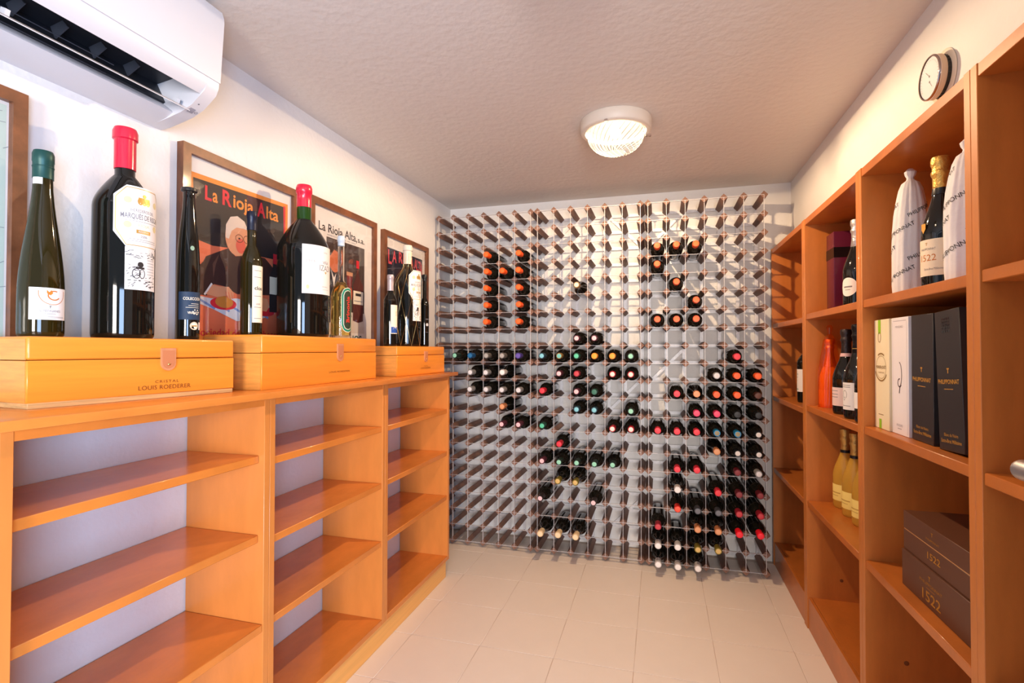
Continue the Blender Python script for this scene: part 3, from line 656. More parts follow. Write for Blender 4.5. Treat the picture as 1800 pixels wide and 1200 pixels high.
# ------------------------------------------------------------------ framed posters leaning on the left wall
def picture(label, y0, y1, z1, fw=0.026, z0=1.0304):
    t = thing('framed_poster', label, 'framed poster', (WL, (y0 + y1) / 2, z0), group='framed posters along the left wall')
    w = y1 - y0; hh = z1 - z0; xb, xf = 0.001, 0.024
    def rail(a, b, c, d):   # mitred rail: outer edge a-b, inner edge c-d
        pts = [a, b, d, c]; v = [(xb, *p) for p in pts] + [(xf, *p) for p in pts]
        mesh_obj('frame_rail', v, [(0, 1, 2, 3)[::-1], (4, 5, 6, 7), (0, 1, 5, 4), (1, 2, 6, 5), (2, 3, 7, 6), (3, 0, 4, 7)], M_FRAME, t)
    o = [(-w / 2, 0), (w / 2, 0), (w / 2, hh), (-w / 2, hh)]; i = [(-w / 2 + fw, fw), (w / 2 - fw, fw), (w / 2 - fw, hh - fw), (-w / 2 + fw, hh - fw)]
    for q in range(4): rail(o[q], o[(q + 1) % 4], i[q], i[(q + 1) % 4])
    mt = box('mount', 0.002, 0.010, -w / 2 + fw - 0.003, w / 2 - fw + 0.003, fw - 0.003, hh - fw + 0.003, flat('white_mount', 232, 226, 222), t)
    box('glazing', 0.0185, 0.0200, -w / 2 + fw - 0.002, w / 2 - fw + 0.002, fw - 0.002, hh - fw + 0.002, M_PANE, t)
    yc = (y0 + y1) / 2
    return t, mt, Print(lambda s, tt, h: (0.0102 + h, s - yc, tt - z0), 0.0003)
ORANGE = flat('poster_orange', 236, 142, 58); BLACKP = flat('poster_black', 44, 38, 40); SALMON = flat('poster_salmon', 232, 120, 84)
ROBE = flat('poster_robe_brown', 66, 40, 38); SKIN = flat('poster_skin', 226, 156, 116); HAIR = flat('poster_white_hair', 228, 206, 188)
REDP = flat('poster_red', 214, 40, 56); CLOTH = flat('poster_cloth', 214, 220, 232); BLUEP = flat('poster_blue', 120, 150, 205); FOOD = flat('poster_food', 206, 132, 56)
# far-left picture, only its right part is in view
t, mt, pr = picture('pale green map-like print in brown frame at the far left edge', -2.560, -2.080, 1.678)
PALE = flat('pale_green_paper', 200, 216, 204); pr.rect(-2.53, -2.11, 1.06, 1.645, PALE, 0)
rnd = random.Random(5)
for q in range(90):
    c0 = (rnd.uniform(-2.52, -2.115), rnd.uniform(1.12, 1.63)); a = rnd.uniform(-0.4, 0.6); L = rnd.uniform(0.006, 0.02)
    pr.line(c0, (c0[0] + L * math.cos(a), c0[1] + L * math.sin(a)), 0.0015, flat('pale_grey_ink', 150, 160, 160), 1)
pr.build('print', mt)
# large poster with the seated man
t, mt, pr = picture('large framed orange poster of a seated white-haired man at table', -1.713, -1.232, 1.727)
pr.poly([(-1.684, 1.070), (-1.276, 1.070), (-1.276, 1.666), (-1.684, 1.655)], ORANGE, 0)
pr.poly([(-1.668, 1.20), (-1.289, 1.20), (-1.291, 1.458), (-1.668, 1.46)], SALMON, 1)
pr.poly([(-1.669, 1.640), (-1.289, 1.652), (-1.291, 1.458), (-1.411, 1.455), (-1.536, 1.460), (-1.600, 1.455), (-1.662, 1.464)], BLACKP, 2)
pr.poly([(-1.300, 1.655), (-1.289, 1.655), (-1.289, 1.47), (-1.294, 1.47)], REDP, 3)
pr.poly([(-1.539, 1.46), (-1.584, 1.438), (-1.623, 1.419), (-1.632, 1.402), (-1.659, 1.377), (-1.658, 1.303), (-1.619, 1.303), (-1.594, 1.34), (-1.557, 1.338), (-1.524, 1.326), (-1.506, 1.319), (-1.343, 1.331), (-1.34, 1.42), (-1.385, 1.453), (-1.411, 1.454), (-1.484, 1.445), (-1.513, 1.438)], ROBE, 3)
pr.poly([(-1.575, 1.436), (-1.600, 1.40), (-1.596, 1.36), (-1.588, 1.40)], flat('poster_robe_light', 104, 70, 58), 4)
pr.ell((-1.507, 1.498), 0.047, 0.058, SKIN, 4)
pr.poly([(-1.553, 1.49), (-1.552, 1.53), (-1.535, 1.558), (-1.507, 1.567), (-1.478, 1.556), (-1.462, 1.53), (-1.480, 1.532), (-1.510, 1.530), (-1.530, 1.515), (-1.540, 1.488)], HAIR, 5)
pr.ell((-1.492, 1.474), 0.020, 0.024, flat('poster_cheek', 226, 100, 80), 5); pr.ring((-1.499, 1.497), 0.016, 0.013, 0.002, flat('poster_spectacles', 120, 60, 40), 6); pr.ell((-1.499, 1.497), 0.004, 0.003, BLACKP, 6, 10)
pr.ring((-1.468, 1.499), 0.014, 0.013, 0.002, flat('poster_spectacles', 120, 60, 40), 6); pr.poly([(-1.488, 1.459), (-1.466, 1.461), (-1.474, 1.455)], REDP, 6)
pr.poly([(-1.658, 1.301), (-1.604, 1.296), (-1.506, 1.305), (-1.339, 1.291), (-1.339, 1.267), (-1.402, 1.246), (-1.506, 1.233), (-1.598, 1.265), (-1.653, 1.279)], CLOTH, 5)
for q in range(5): pr.line((-1.645 + q * 0.055, 1.290 - q * 0.004), (-1.590 + q * 0.055, 1.266 - q * 0.004), 0.007, BLUEP, 6)
pr.ell((-1.558, 1.284), 0.050, 0.019, REDP, 7); pr.ell((-1.556, 1.289), 0.034, 0.018, FOOD, 8)
pr.poly([(-1.626, 1.307), (-1.604, 1.339), (-1.578, 1.335), (-1.54, 1.338), (-1.521, 1.322), (-1.521, 1.304), (-1.537, 1.3), (-1.546, 1.31), (-1.583, 1.302)], SKIN, 9)
pr.line((-1.629, 1.305), (-1.603, 1.341), 0.006, M_WHITE, 10)
for q in range(3): pr.line((-1.552 + q * 0.011, 1.322), (-1.546 + q * 0.011, 1.301), 0.002, flat('poster_cheek', 226, 100, 80), 10)
pr.poly([(-1.420, 1.300), (-1.400, 1.318), (-1.376, 1.315), (-1.366, 1.290), (-1.38, 1.272), (-1.41, 1.275)], SKIN, 9)
pr.ell((-1.385, 1.272), 0.045, 0.016, REDP, 7)
pr.poly([(-1.366, 1.272), (-1.366, 1.395), (-1.352, 1.423), (-1.350, 1.46), (-1.330, 1.46), (-1.328, 1.423), (-1.312, 1.395), (-1.312, 1.272)], BLACKP, 9)
pr.rect(-1.366, -1.312, 1.334, 1.394, M_CREAM, 10); pr.rect(-1.350, -1.330, 1.44, 1.475, REDP, 10)
pr.text('L', -1.629, 1.588, 0.040, REDP, 4, bold=0.03, width=0.024); pr.text('a', -1.602, 1.588, 0.040, ORANGE, 4, bold=0.02, width=0.019)
pr.text('R', -1.566, 1.590, 0.044, REDP, 4, bold=0.03, width=0.036); pr.text('ioja', -1.524, 1.592, 0.040, ORANGE, 4, bold=0.02, width=0.084)
pr.text('A', -1.424, 1.590, 0.046, REDP, 4, bold=0.03, width=0.038); pr.text('lta', -1.382, 1.592, 0.040, ORANGE, 4, bold=0.02, width=0.058)
pr.text('Sociedad de Cosecheros', -1.655, 1.184, 0.022, REDP, 4, width=0.34, bold=0.02)
pr.build('print', mt)
# poster with photograph of a man and bottle
t, mt, pr = picture('framed white poster with black lettering and a man tasting wine', -1.165, -0.686, 1.737)
pr.rect(-1.050, -0.772, 1.215, 1.600, flat('poster_umber', 70, 54, 52), 0); pr.rect(-1.050, -0.772, 1.215, 1.305, flat('poster_tablecloth', 214, 202, 190), 1)
pr.poly([(-1.050, 1.25), (-1.050, 1.46), (-1.010, 1.47), (-0.955, 1.44), (-0.885, 1.36), (-0.873, 1.285), (-0.91, 1.27)], flat('poster_suit', 40, 40, 54), 2)
pr.ell((-0.995, 1.520), 0.042, 0.058, flat('poster_face', 205, 110, 70), 3); pr.poly([(-1.037, 1.52), (-1.035, 1.565), (-1.0, 1.588), (-0.96, 1.57), (-0.953, 1.545), (-1.0, 1.555), (-1.022, 1.53)], flat('poster_hair', 60, 40, 36), 4)
pr.poly([(-1.02, 1.47), (-1.0, 1.44), (-0.985, 1.46), (-1.0, 1.40)], M_WHITE, 4)
pr.poly([(-0.912, 1.476), (-0.866, 1.476), (-0.872, 1.42), (-0.884, 1.405), (-0.884, 1.385), (-0.893, 1.385), (-0.893, 1.405), (-0.905, 1.42)], flat('poster_wine', 120, 30, 36), 3); pr.rect(-0.912, -0.866, 1.462, 1.478, flat('poster_wine_rim', 210, 150, 110), 4)
pr.ell((-0.885, 1.385), 0.018, 0.034, flat('poster_hand', 205, 80, 50), 2)
pr.poly([(-0.862, 1.27), (-0.862, 1.425), (-0.845, 1.455), (-0.838, 1.48), (-0.838, 1.535), (-0.818, 1.535), (-0.818, 1.48), (-0.808, 1.455), (-0.784, 1.43), (-0.784, 1.27), (-0.82, 1.262)], flat('poster_bottle', 92, 40, 36), 5)
pr.rect(-0.839, -0.817, 1.503, 1.537, REDP, 6); pr.rect(-0.8615, -0.7845, 1.343, 1.402, M_CREAM, 6); pr.rect(-0.845, -0.802, 1.380, 1.392, BLACKP, 7); pr.rect(-0.855, -0.79, 1.356, 1.359, M_GREYINK, 7)
pr.text('La Rioja Alta,', -1.100, 1.619, 0.034, BLACKP, 1, width=0.268, bold=0.012); pr.text('s.a.', -0.826, 1.620, 0.024, BLACKP, 1, width=0.052, bold=0.012)
pr.text('BODEGAS FUNDADAS EN 1890 - HARO', -1.045, 1.606, 0.0055, M_GREYINK, 1, width=0.20)
pr.text('N', -1.048, 1.172, 0.032, flat('dark_green_ink', 20, 78, 72), 1, bold=0.02, width=0.028); pr.text('NOS', -0.888, 1.172, 0.032, flat('dark_green_ink', 20, 78, 72), 1, bold=0.02, width=0.096)
pr.build('print', mt)
# narrow view of the last poster
t, mt, pr = picture('framed dark poster with red capital lettering next to the bottle rack', -0.617, -0.122, 1.727)
pr.rect(-0.574, -0.180, 1.10, 1.650, flat('poster_night', 34, 34, 52), 0)
pr.poly([(-0.574, 1.30), (-0.50, 1.50), (-0.44, 1.56), (-0.36, 1.50), (-0.30, 1.20), (-0.574, 1.12)], flat('poster_wine_brown', 70, 34, 40), 1)
pr.poly([(-0.330, 1.15), (-0.322, 1.52), (-0.26, 1.58), (-0.182, 1.55), (-0.182, 1.12)], flat('poster_teal', 44, 104, 128), 1)
CR = flat('poster_coral', 222, 84, 96)
for k, (ch, a, b, z, hh) in enumerate((('L', -0.562, 0.038, 1.572, 0.068), ('A', -0.520, 0.044, 1.585, 0.058), ('R', -0.452, 0.040, 1.592, 0.054), ('I', -0.408, 0.012, 1.595, 0.050), ('O', -0.392, 0.036, 1.595, 0.050), ('J', -0.354, 0.026, 1.592, 0.052), ('A', -0.326, 0.036, 1.588, 0.054),
                                 ('A', -0.318 + 0.036, 0.001, 1.588, 0.001), ('A', -0.300 + 0.02, 0.030, 1.585, 0.055), ('L', -0.252, 0.024, 1.580, 0.056), ('T', -0.232, 0.026, 1.574, 0.060), ('A', -0.212, 0.030, 1.566, 0.066))):
    if hh > 0.01: pr.text(ch, a, z, hh, CR, 3, width=b, bold=0.02)
pr.build('print', mt)

# ------------------------------------------------------------------ air conditioner
t = thing('air_conditioner', 'white split air conditioner high on the left wall with open louvre', 'air conditioner', (WL, -1.761, 1.738))
y_end, y_far, ye, yo = 0.0, -0.86, -0.036, -0.82
# profile coordinates are (distance from wall, height above bottom)
up = [(0.0, 0.292), (0.185, 0.292), (0.200, 0.284), (0.2065, 0.268), (0.2065, 0.250), (0.194, 0.086), (0.186, 0.072), (0.172, 0.060), (0.150, 0.078), (0.09, 0.12), (0.0, 0.13)]
lowp = [(0.0, 0.0), (0.030, 0.003), (0.060, 0.011), (0.083, 0.022), (0.080, 0.028), (0.050, 0.050), (0.020, 0.110), (0.0, 0.13)]
full = [(0.0, 0.0), (0.030, 0.003), (0.070, 0.0115), (0.110, 0.021), (0.145, 0.036), (0.170, 0.055), (0.186, 0.068), (0.194, 0.086), (0.2065, 0.250), (0.2065, 0.268), (0.200, 0.284), (0.185, 0.292), (0.0, 0.292)]
extrude_poly('casing_upper', up, ye - 0.0002, yo, M_AC, t, smooth=30)
extrude_poly('casing_lower', lowp, ye - 0.0002, yo, M_AC, t, smooth=30)
cp = extrude_poly('end_cap', full, y_end, ye, M_AC, t, smooth=30)
extrude_poly('end_cap', full, yo, y_far, M_AC, t, smooth=30)
# front panel laid over the casing, with the thin joint at its lower edge
extrude_poly('front_panel', [(0.2066, 0.262), (0.1955, 0.100), (0.1985, 0.100), (0.2095, 0.256), (0.2085, 0.268), (0.2020, 0.2862), (0.187, 0.2945), (0.187, 0.2922), (0.2005, 0.284)], y_end + 0.001, y_far - 0.001, M_AC, t, smooth=30)
extrude_poly('duct', [(0.151, 0.0775), (0.091, 0.1195), (0.022, 0.1095), (0.052, 0.0495), (0.058, 0.052), (0.03, 0.104), (0.09, 0.112), (0.146, 0.0765)], ye - 0.001, yo + 0.001, M_ACDARK, t)
for q in range(9):
    yy = ye - 0.10 - q * 0.078
    extrude_poly('deflector_fin', [(0.060, 0.070), (0.098, 0.088), (0.082, 0.105), (0.045, 0.098)], yy, yy - 0.003, mat('grey_fin', (0.035, 0.04, 0.055), 0.4), t)
va = extrude_poly('louvre', [(0.1435, 0.0175), (0.1445, 0.0190), (0.120, 0.0345), (0.096, 0.0465), (0.094, 0.0455), (0.118, 0.0325)], ye - 0.004, yo + 0.004, M_AC, t, smooth=40)
for q in range(2): extrude_poly('louvre_pivot', [(0.104, 0.040), (0.118, 0.034), (0.122, 0.046), (0.108, 0.052)], ye - 0.012 - q * 0.36, ye - 0.02 - q * 0.36, M_AC, va)
for q in range(3): tube('grille_bar', [(0.070 + q * 0.012, ye - 0.16, 0.044 + q * 0.008), (0.070 + q * 0.012, yo + 0.01, 0.044 + q * 0.008)], 0.0012, mat('grey_fin', (0.10, 0.11, 0.14), 0.4), t, seg=6)
# small display and control symbols on the underside of the end cap
pr = Print(lambda s, tt, h: (0.128 + tt * 0.88 + h * 0.4, -0.0180 + s, 0.0285 + tt * 0.47 - 0.0006 - h), 0.0004)
pr.rect(-0.012, 0.004, -0.008, 0.012, flat('display_grey', 150, 150, 162), 0); pr.ring((0.010, 0.000), 0.004, 0.004, 0.001, flat('symbol_grey', 90, 90, 100), 0)
pr.ell((0.010, 0.016), 0.0025, 0.0025, flat('symbol_grey', 90, 90, 100), 0, 10); pr.ell((-0.004, 0.022), 0.0022, 0.0022, flat('display_amber', 225, 170, 60), 0, 10); pr.ell((-0.004, 0.028), 0.0022, 0.0022, flat('symbol_grey', 90, 90, 100), 0, 10)
pr.build('display', cp)

# ------------------------------------------------------------------ ceiling lamps
M_DOME = see_through('ribbed_lamp_glass', (1.0, 0.97, 0.92), 0.0015, 0.003, emit=0.36, ecol=(1.0, 0.92, 0.82), edge=0.02)
def ceiling_lamp(label, x, y, power):
    t = thing('ceiling_lamp', label, 'ceiling lamp', (x, y, H), group='ribbed glass ceiling lamps')
    lathe('lamp_base', [(0, -0.0005), (0.138, -0.0005), (0.140, -0.006), (0.138, -0.040), (0.132, -0.046), (0.1185, -0.046), (0.1175, -0.044), (0.1175, -0.012), (0, -0.012)], mat('lamp_base_paint', (0.62, 0.56, 0.50), 0.45), t, seg=56)
    n, rows = 120, 14; v = []; f = []
    for k in range(rows + 1):
        a = k / rows * math.pi / 2
        for i in range(n):
            th = 2 * math.pi * i / n
            rib = 1 + 0.012 * math.cos(30 * (th + 0.9 * k / rows)) * (math.cos(a) ** 0.5 if k < rows else 0)
            r = 0.112 * math.cos(a) ** 0.72 * rib if k < rows else 0.0005
            v.append((r * math.cos(th), r * math.sin(th), -0.044 - 0.082 * math.sin(a)))
    for k in range(rows):
        for i in range(n): j = (i + 1) % n; f.append((k * n + i, (k + 1) * n + i, (k + 1) * n + j, k * n + j))
    mesh_obj('glass_dome', v, f, M_DOME, t, smooth=70)
    RIB = mat('lamp_rib_glass', (0.09, 0.085, 0.08), 0.25)
    for q in range(30):
        pts = []
        for k in range(0, 13):
            a = k / rows * math.pi / 2; th = 2 * math.pi * (q + 0.5) / 30 - 0.9 * k / rows
            r = 0.1125 * math.cos(a) ** 0.72
            pts.append((r * math.cos(th), r * math.sin(th), -0.0452 - 0.083 * math.sin(a)))
        tube('glass_rib', pts, 0.0011, RIB, t, seg=5)
    for a in (20, 140, 260):
        box('retaining_clip', 0.121, 0.143, -0.006, 0.006, -0.054, -0.046, M_CHROME, t, rot=(0, 0, R_(a)))
    lathe('bulb', [(0, -0.066), (0.012, -0.064), (0.021, -0.055), (0.021, -0.042), (0.012, -0.028), (0.012, -0.0125), (0, -0.0125)], see_through('bulb_glass', (1, 0.95, 0.85), 0.0, 0.02, emit=4, ecol=(1.0, 0.88, 0.70)) if 'bulb_glass' not in MATS else MATS['bulb_glass'], t, seg=20)
    d = bpy.data.lights.new('lamp_light', 'SPOT'); d.spot_size = math.pi; d.spot_blend = 0.0; d.energy = power; d.color = LAMP_COL; d.shadow_soft_size = 0.014
    o = bpy.data.objects.new('lamp_light', d); COL.objects.link(o); o.parent = t; o.location = (0, 0, -0.041)
    return t
ceiling_lamp('round ribbed glass ceiling lamp glowing in front of the bottle racks', 1.105, -0.765, LAMP_POWER)
ceiling_lamp('round ribbed glass ceiling lamp above the nearer end of the room', 1.10, -1.86, LAMP2_POWER)

# ------------------------------------------------------------------ right shelves: bottles, cartons and boxes
G2 = 'bottles on the right bookcase'
CH = slope(0.0440, 0.315, 0.0148, 0.40, 0.80, lip=1.1)
def champagne(label, x, y, z, R=0.044, Ht=0.315, foil=(200, 160, 80), glass=None, foil_from=0.70, group=G2, lab=None, labcol=M_WHITE, az=180, name='champagne_bottle', metal=0.7):
    rn = 0.0148 * Ht / 0.315
    p = slope(R, Ht, rn, 0.40, 0.78, lip=1.1)
    t = bottle(label, (x, y, z + 0.0002), p, glass or M_DARKGLASS, 'champagne bottle', name, group)
    fm = mat('foil_%d_%d_%d' % foil, srgb(*foil), 0.32, metal=metal, bump=0.5, bscale=160)
    zf = foil_from * Ht; a = prof_r(p, zf)
    c = lathe('foil', [(a, zf), (a + 0.0008, zf + 0.001), (prof_r(p, 0.80 * Ht) + 0.0010, 0.80 * Ht), (rn + 0.0016, 0.855 * Ht), (rn + 0.0042, 0.872 * Ht), (rn + 0.0046, 0.89 * Ht), (rn + 0.0022, 0.905 * Ht), (rn + 0.0022, 0.93 * Ht), (rn + 0.0046, 0.95 * Ht), (rn + 0.0048, 0.985 * Ht), (rn + 0.0030, Ht + 0.002), (0, Ht + 0.004)], fm, t)
    if lab:
        lo, hi, half = lab; return t, p, label_sheet(t, R, R_(az), -half, half, lo, hi, labcol, n=20)
    return t, p, None
# unit beside the rack
pA = bordeaux(0.0380, 0.298, 0.0142, 0.62, 0.77)
t = bottle('lone dark wine bottle with white label on the bookcase beside the rack', (1.932, -0.122, 0.8982), pA, M_DARKGLASS, group=G2)
lathe('capsule', cap_prof(pA, 0.243, 0.0012), flat('black_foil', 22, 22, 24), t)
lb = label_sheet(t, 0.038, R_(200), -0.050, 0.030, 0.050, 0.155, M_WHITE)
pr = Print(wrap_map(0.038, R_(200))); pr.text('RESERVA', -0.020, 0.128, 0.008, M_GREYINK, width=0.040, align='C'); pr.rect(-0.038, -0.004, 0.116, 0.118, M_GREYINK, n=6); pr.rect(-0.034, -0.008, 0.100, 0.1012, M_GREYINK, n=6); pr.rect(-0.04, 0.0, 0.060, 0.063, flat('green_label_ink', 20, 128, 98), n=6); pr.build('lettering', lb)
# purple carton
t = thing('gift_carton', 'tall purple gift carton with a black band on the upper shelf', 'gift box', (1.930, -0.543, 1.2922))
bd = box('carton', 0, 0.155, 0, 0.093, 0, 0.318, mat('plum_card', srgb(92, 26, 52), 0.25, coat=0.3), t, bev=0.003)
box('band', -0.0006, 0.1556, -0.0006, 0.0936, 0.215, 0.255, flat('black_band', 20, 16, 20, rough=0.3), t)
t, p, lb = champagne('champagne bottle with silver foil and round white label beside purple carton', 1.950, -0.727, 1.292, foil=(200, 196, 198), lab=None)
lb = label_sheet(t, 0.044, R_(205), -0.0004, 0.0004, 0.075, 0.076, M_WHITE, n=2)
pr = Print(wrap_map(0.044, R_(212)))
for k in range(12):
    a, b = -0.033 + 0.066 * k / 12, -0.033 + 0.066 * (k + 1) / 12
    ya, yb = math.sqrt(max(0, 0.033 ** 2 - a * a)), math.sqrt(max(0, 0.033 ** 2 - b * b)); pr.poly([(a, 0.075 - ya), (b, 0.075 - yb), (b, 0.075 + yb), (a, 0.075 + ya)], M_WHITE, 0)
pr.rect(-0.016, 0.016, 0.073, 0.078, M_GREYINK, n=6); pr.rect(-0.010, 0.010, 0.064, 0.066, M_GREYINK, n=6); pr.build('lettering', lb)
# orange cellophane
t, p, lb = champagne('champagne bottle wrapped in bright orange cellophane with twisted top', 1.925, -0.500, 0.915, R=0.038, Ht=0.268, foil=(250, 130, 30), glass=mat('rose_wine_glass', (0.90, 0.24, 0.02), 0.05), foil_from=0.60, lab=(0.012, 0.070, 0.045), labcol=flat('orange_label', 250, 140, 30))
M_CELLO = see_through('orange_cellophane', (1.0, 0.62, 0.25), 0.10, 0.06)
def crumple(name, prof, m, parent, amp, folds, seed, seg=72):
    rnd = random.Random(seed); ph = [rnd.uniform(0, 6.28) for _ in range(4)]; v = []; f = []
    def rad(z_i, th):
        r, z = prof[z_i]; k = 1 + amp * (0.5 * math.sin(folds * th + ph[0] + 9 * z) + 0.35 * math.sin((folds * 2 + 1) * th + ph[1] - 14 * z) + 0.25 * math.sin(3 * th + ph[2] + 30 * z))
        return r * k
    for k in range(len(prof)):
        for i in range(seg):
            th = 2 * math.pi * i / seg; r = rad(k, th); v.append((r * math.cos(th), r * math.sin(th), prof[k][1]))
    for k in range(len(prof) - 1):
        for i in range(seg): j = (i + 1) % seg; f.append((k * seg + i, k * seg + j, (k + 1) * seg + j, (k + 1) * seg + i))
    f.append(list(range(seg - 1, -1, -1)))
    o = mesh_obj(name, v, f, m, parent, smooth=40)
    def rfun(z, th):
        for k in range(len(prof) - 1):
            if prof[k][1] <= z <= prof[k + 1][1]:
                q = (z - prof[k][1]) / max(1e-6, prof[k + 1][1] - prof[k][1]); return rad(k, th) * (1 - q) + rad(k + 1, th) * q
        return rad(0, th)
    return o, rfun
crumple('cellophane', [(0.0415, 0.0), (0.042, 0.05), (0.042, 0.11), (0.039, 0.15), (0.033, 0.19), (0.028, 0.23), (0.024, 0.265), (0.015, 0.283), (0.006, 0.293), (0.009, 0.305), (0.012, 0.318), (0.006, 0.328)], M_CELLO, t, 0.06, 7, 2)
t, p, lb = champagne('dark champagne bottle with charcoal foil and pink neck band', 1.914, -0.728, 0.915, foil=(70, 62, 62), lab=(0.030, 0.095, 0.034), az=195, labcol=flat('pale_pink_label', 232, 205, 200), Ht=0.300)
lathe('neck_band', [(prof_r(p, 0.205) + 0.0012, 0.205), (prof_r(p, 0.208) + 0.0016, 0.208), (prof_r(p, 0.217) + 0.0016, 0.217), (prof_r(p, 0.220) + 0.0010, 0.220)], flat('pink_band', 222, 180, 180), t)
pr = Print(wrap_map(0.044, R_(195))); [pr.rect(-0.02, 0.016, z, z + 0.002, M_GREYINK, n=6) for z in (0.082, 0.070, 0.060)]; pr.build('lettering', lb)
t, p, lb = champagne('dark champagne bottle with tall white label, right of pink banded one', 1.908, -0.862, 0.915, foil=(40, 38, 40), lab=(0.030, 0.120, 0.034), az=200, Ht=0.312)
pr = Print(wrap_map(0.044, R_(200))); pr.ring((-0.006, 0.080), 0.010, 0.014, 0.0016, M_GREYINK, 1, a0=-60, a1=220); pr.ring((-0.010, 0.066), 0.005, 0.006, 0.0014, M_GREYINK, 1); [pr.rect(-0.022, 0.016, z, z + 0.0018, M_GREYINK, n=6) for z in (0.110, 0.104, 0.042)]; pr.build('lettering', lb)
lathe('neck_seal', [(prof_r(p, 0.225) + 0.0012, 0.218), (prof_r(p, 0.225) + 0.0016, 0.222), (prof_r(p, 0.23) + 0.0016, 0.234)], M_GOLDINK, t)
t, p, lb = champagne('dark champagne bottle half hidden behind the bookcase upright', 1.905, -0.975, 0.915, foil=(30, 30, 32), lab=(0.045, 0.095, 0.030), az=200, Ht=0.300)
# pale gold champagne, three in a row
GOLDG = mat('gold_champagne_glass', (0.88, 0.50, 0.07), 0.04, trans=0.45, ior=1.35)
for q, (x, y, w) in enumerate(((1.974, -0.509, 'farthest of three'), (1.971, -0.625, 'middle of three'), (1.969, -0.735, 'nearest of three'))):
    t, p, lb = champagne('amber champagne bottle with yellow label and gold foil, ' + w, x, y, 0.524, R=0.0435, Ht=0.305, foil=(205, 165, 90), glass=GOLDG, foil_from=0.74, lab=(0.030, 0.092, 0.052), az=195, labcol=flat('yellow_label', 250, 226, 130))
    lathe('neck_band', [(prof_r(p, 0.222) + 0.0010, 0.214), (prof_r(p, 0.222) + 0.0014, 0.216), (prof_r(p, 0.222) + 0.0014, 0.226)], flat('black_foil', 22, 22, 24), t)
    pr = Print(wrap_map(0.0435, R_(195))); pr.rect(-0.026, 0.026, 0.058, 0.062, flat('ochre_ink', 200, 160, 70), n=8); pr.rect(-0.018, 0.018, 0.048, 0.050, flat('ochre_ink', 200, 160, 70), n=8); pr.build('lettering', lb)
# champagne with gold foil between two paper-wrapped bottles
t, p, lb = champagne('champagne bottle with gold foil and cream label numbered 1522', 1.930, -1.348, 1.292, R=0.0405, Ht=0.318, foil=(222, 178, 92), lab=(0.030, 0.118, 0.050), az=228, labcol=flat('champagne_cream_label', 238, 222, 196), foil_from=0.755)
lathe('neck_band', [(prof_r(p, 0.228) + 0.001, 0.228), (prof_r(p, 0.228) + 0.0014, 0.230), (prof_r(p, 0.244) + 0.0014, 0.244)], flat('black_foil', 22, 22, 24), t)
pr = Print(wrap_map(0.0405, R_(205)))
pr.text('T', -0.002, 0.104, 0.006, M_GOLDINK, align='C', bold=0.03); pr.text('PHILIPPONNAT', 0.0, 0.092, 0.0052, M_GREYINK, width=0.036, align='C'); pr.text('1522', 0.0, 0.066, 0.0155, flat('copper_ink', 200, 120, 50), width=0.038, align='C'); pr.text('Extra-Brut Millésime', 0.012, 0.044, 0.005, M_GREYINK, width=0.040, align='C')
pr.build('lettering', lb)
sl = label_sheet(t, 0.0405, R_(190), -0.0004, 0.0004, 0.150, 0.151, M_GOLDINK, n=2, name='shield')
pr = Print(wrap_map(0.0403, R_(190))); pr.poly([(-0.007, 0.158), (0.007, 0.158), (0.007, 0.145), (0.0, 0.134), (-0.007, 0.145)], flat('shield_gold', 225, 160, 60)); pr.build('lettering', sl)
M_TISSUE = mat('white_tissue', (0.78, 0.76, 0.77), 0.7, bump=0.3, bscale=45)
def wrapped(label, x, y, z, Ht, seed, off):
    t = thing('wrapped_bottle', label, 'wrapped bottle', (x, y, z + 0.0002), group='bottles wrapped in white tissue')
    k = Ht / 0.33
    prof = [(0.041, 0.0), (0.0425, 0.03 * k), (0.0425, 0.08 * k), (0.043, 0.13 * k), (0.0415, 0.17 * k), (0.038, 0.21 * k), (0.033, 0.245 * k), (0.027, 0.275 * k), (0.020, 0.292 * k), (0.0095, 0.300 * k), (0.008, 0.306 * k), (0.012, 0.314 * k), (0.0135, 0.322 * k), (0.006, 0.330 * k)]
    o, rf = crumple('tissue_wrap', prof, M_TISSUE, t, 0.045, 9, seed)
    def mp(s, tt, h):
        th = R_(215) + s / 0.042; return ((rf(tt, th) + 0.0008 + h) * math.cos(th), (rf(tt, th) + 0.0008 + h) * math.sin(th), tt)
    pr = Print(mp)
    for q in range(5):
        for w in range(2):
            yy = 0.030 + q * 0.056 + off
            if yy < 0.23: pr.text('PHILIPPONNAT', -0.050 + w * 0.115 - (q % 2) * 0.045, yy * k, 0.0105, M_INK, width=0.092, rot=R_(24), bold=0.0)
    pr.build('lettering', o)
    # pleated tuft at the top
    return t
wrapped('white tissue wrapped bottle printed with black lettering, left of gold-foil champagne', 1.930, -1.190, 1.292, 0.345, 11, 0.0)
wrapped('white tissue wrapped bottle half behind the upright, right of gold-foil champagne', 1.922, -1.480, 1.292, 0.315, 23, 0.02)
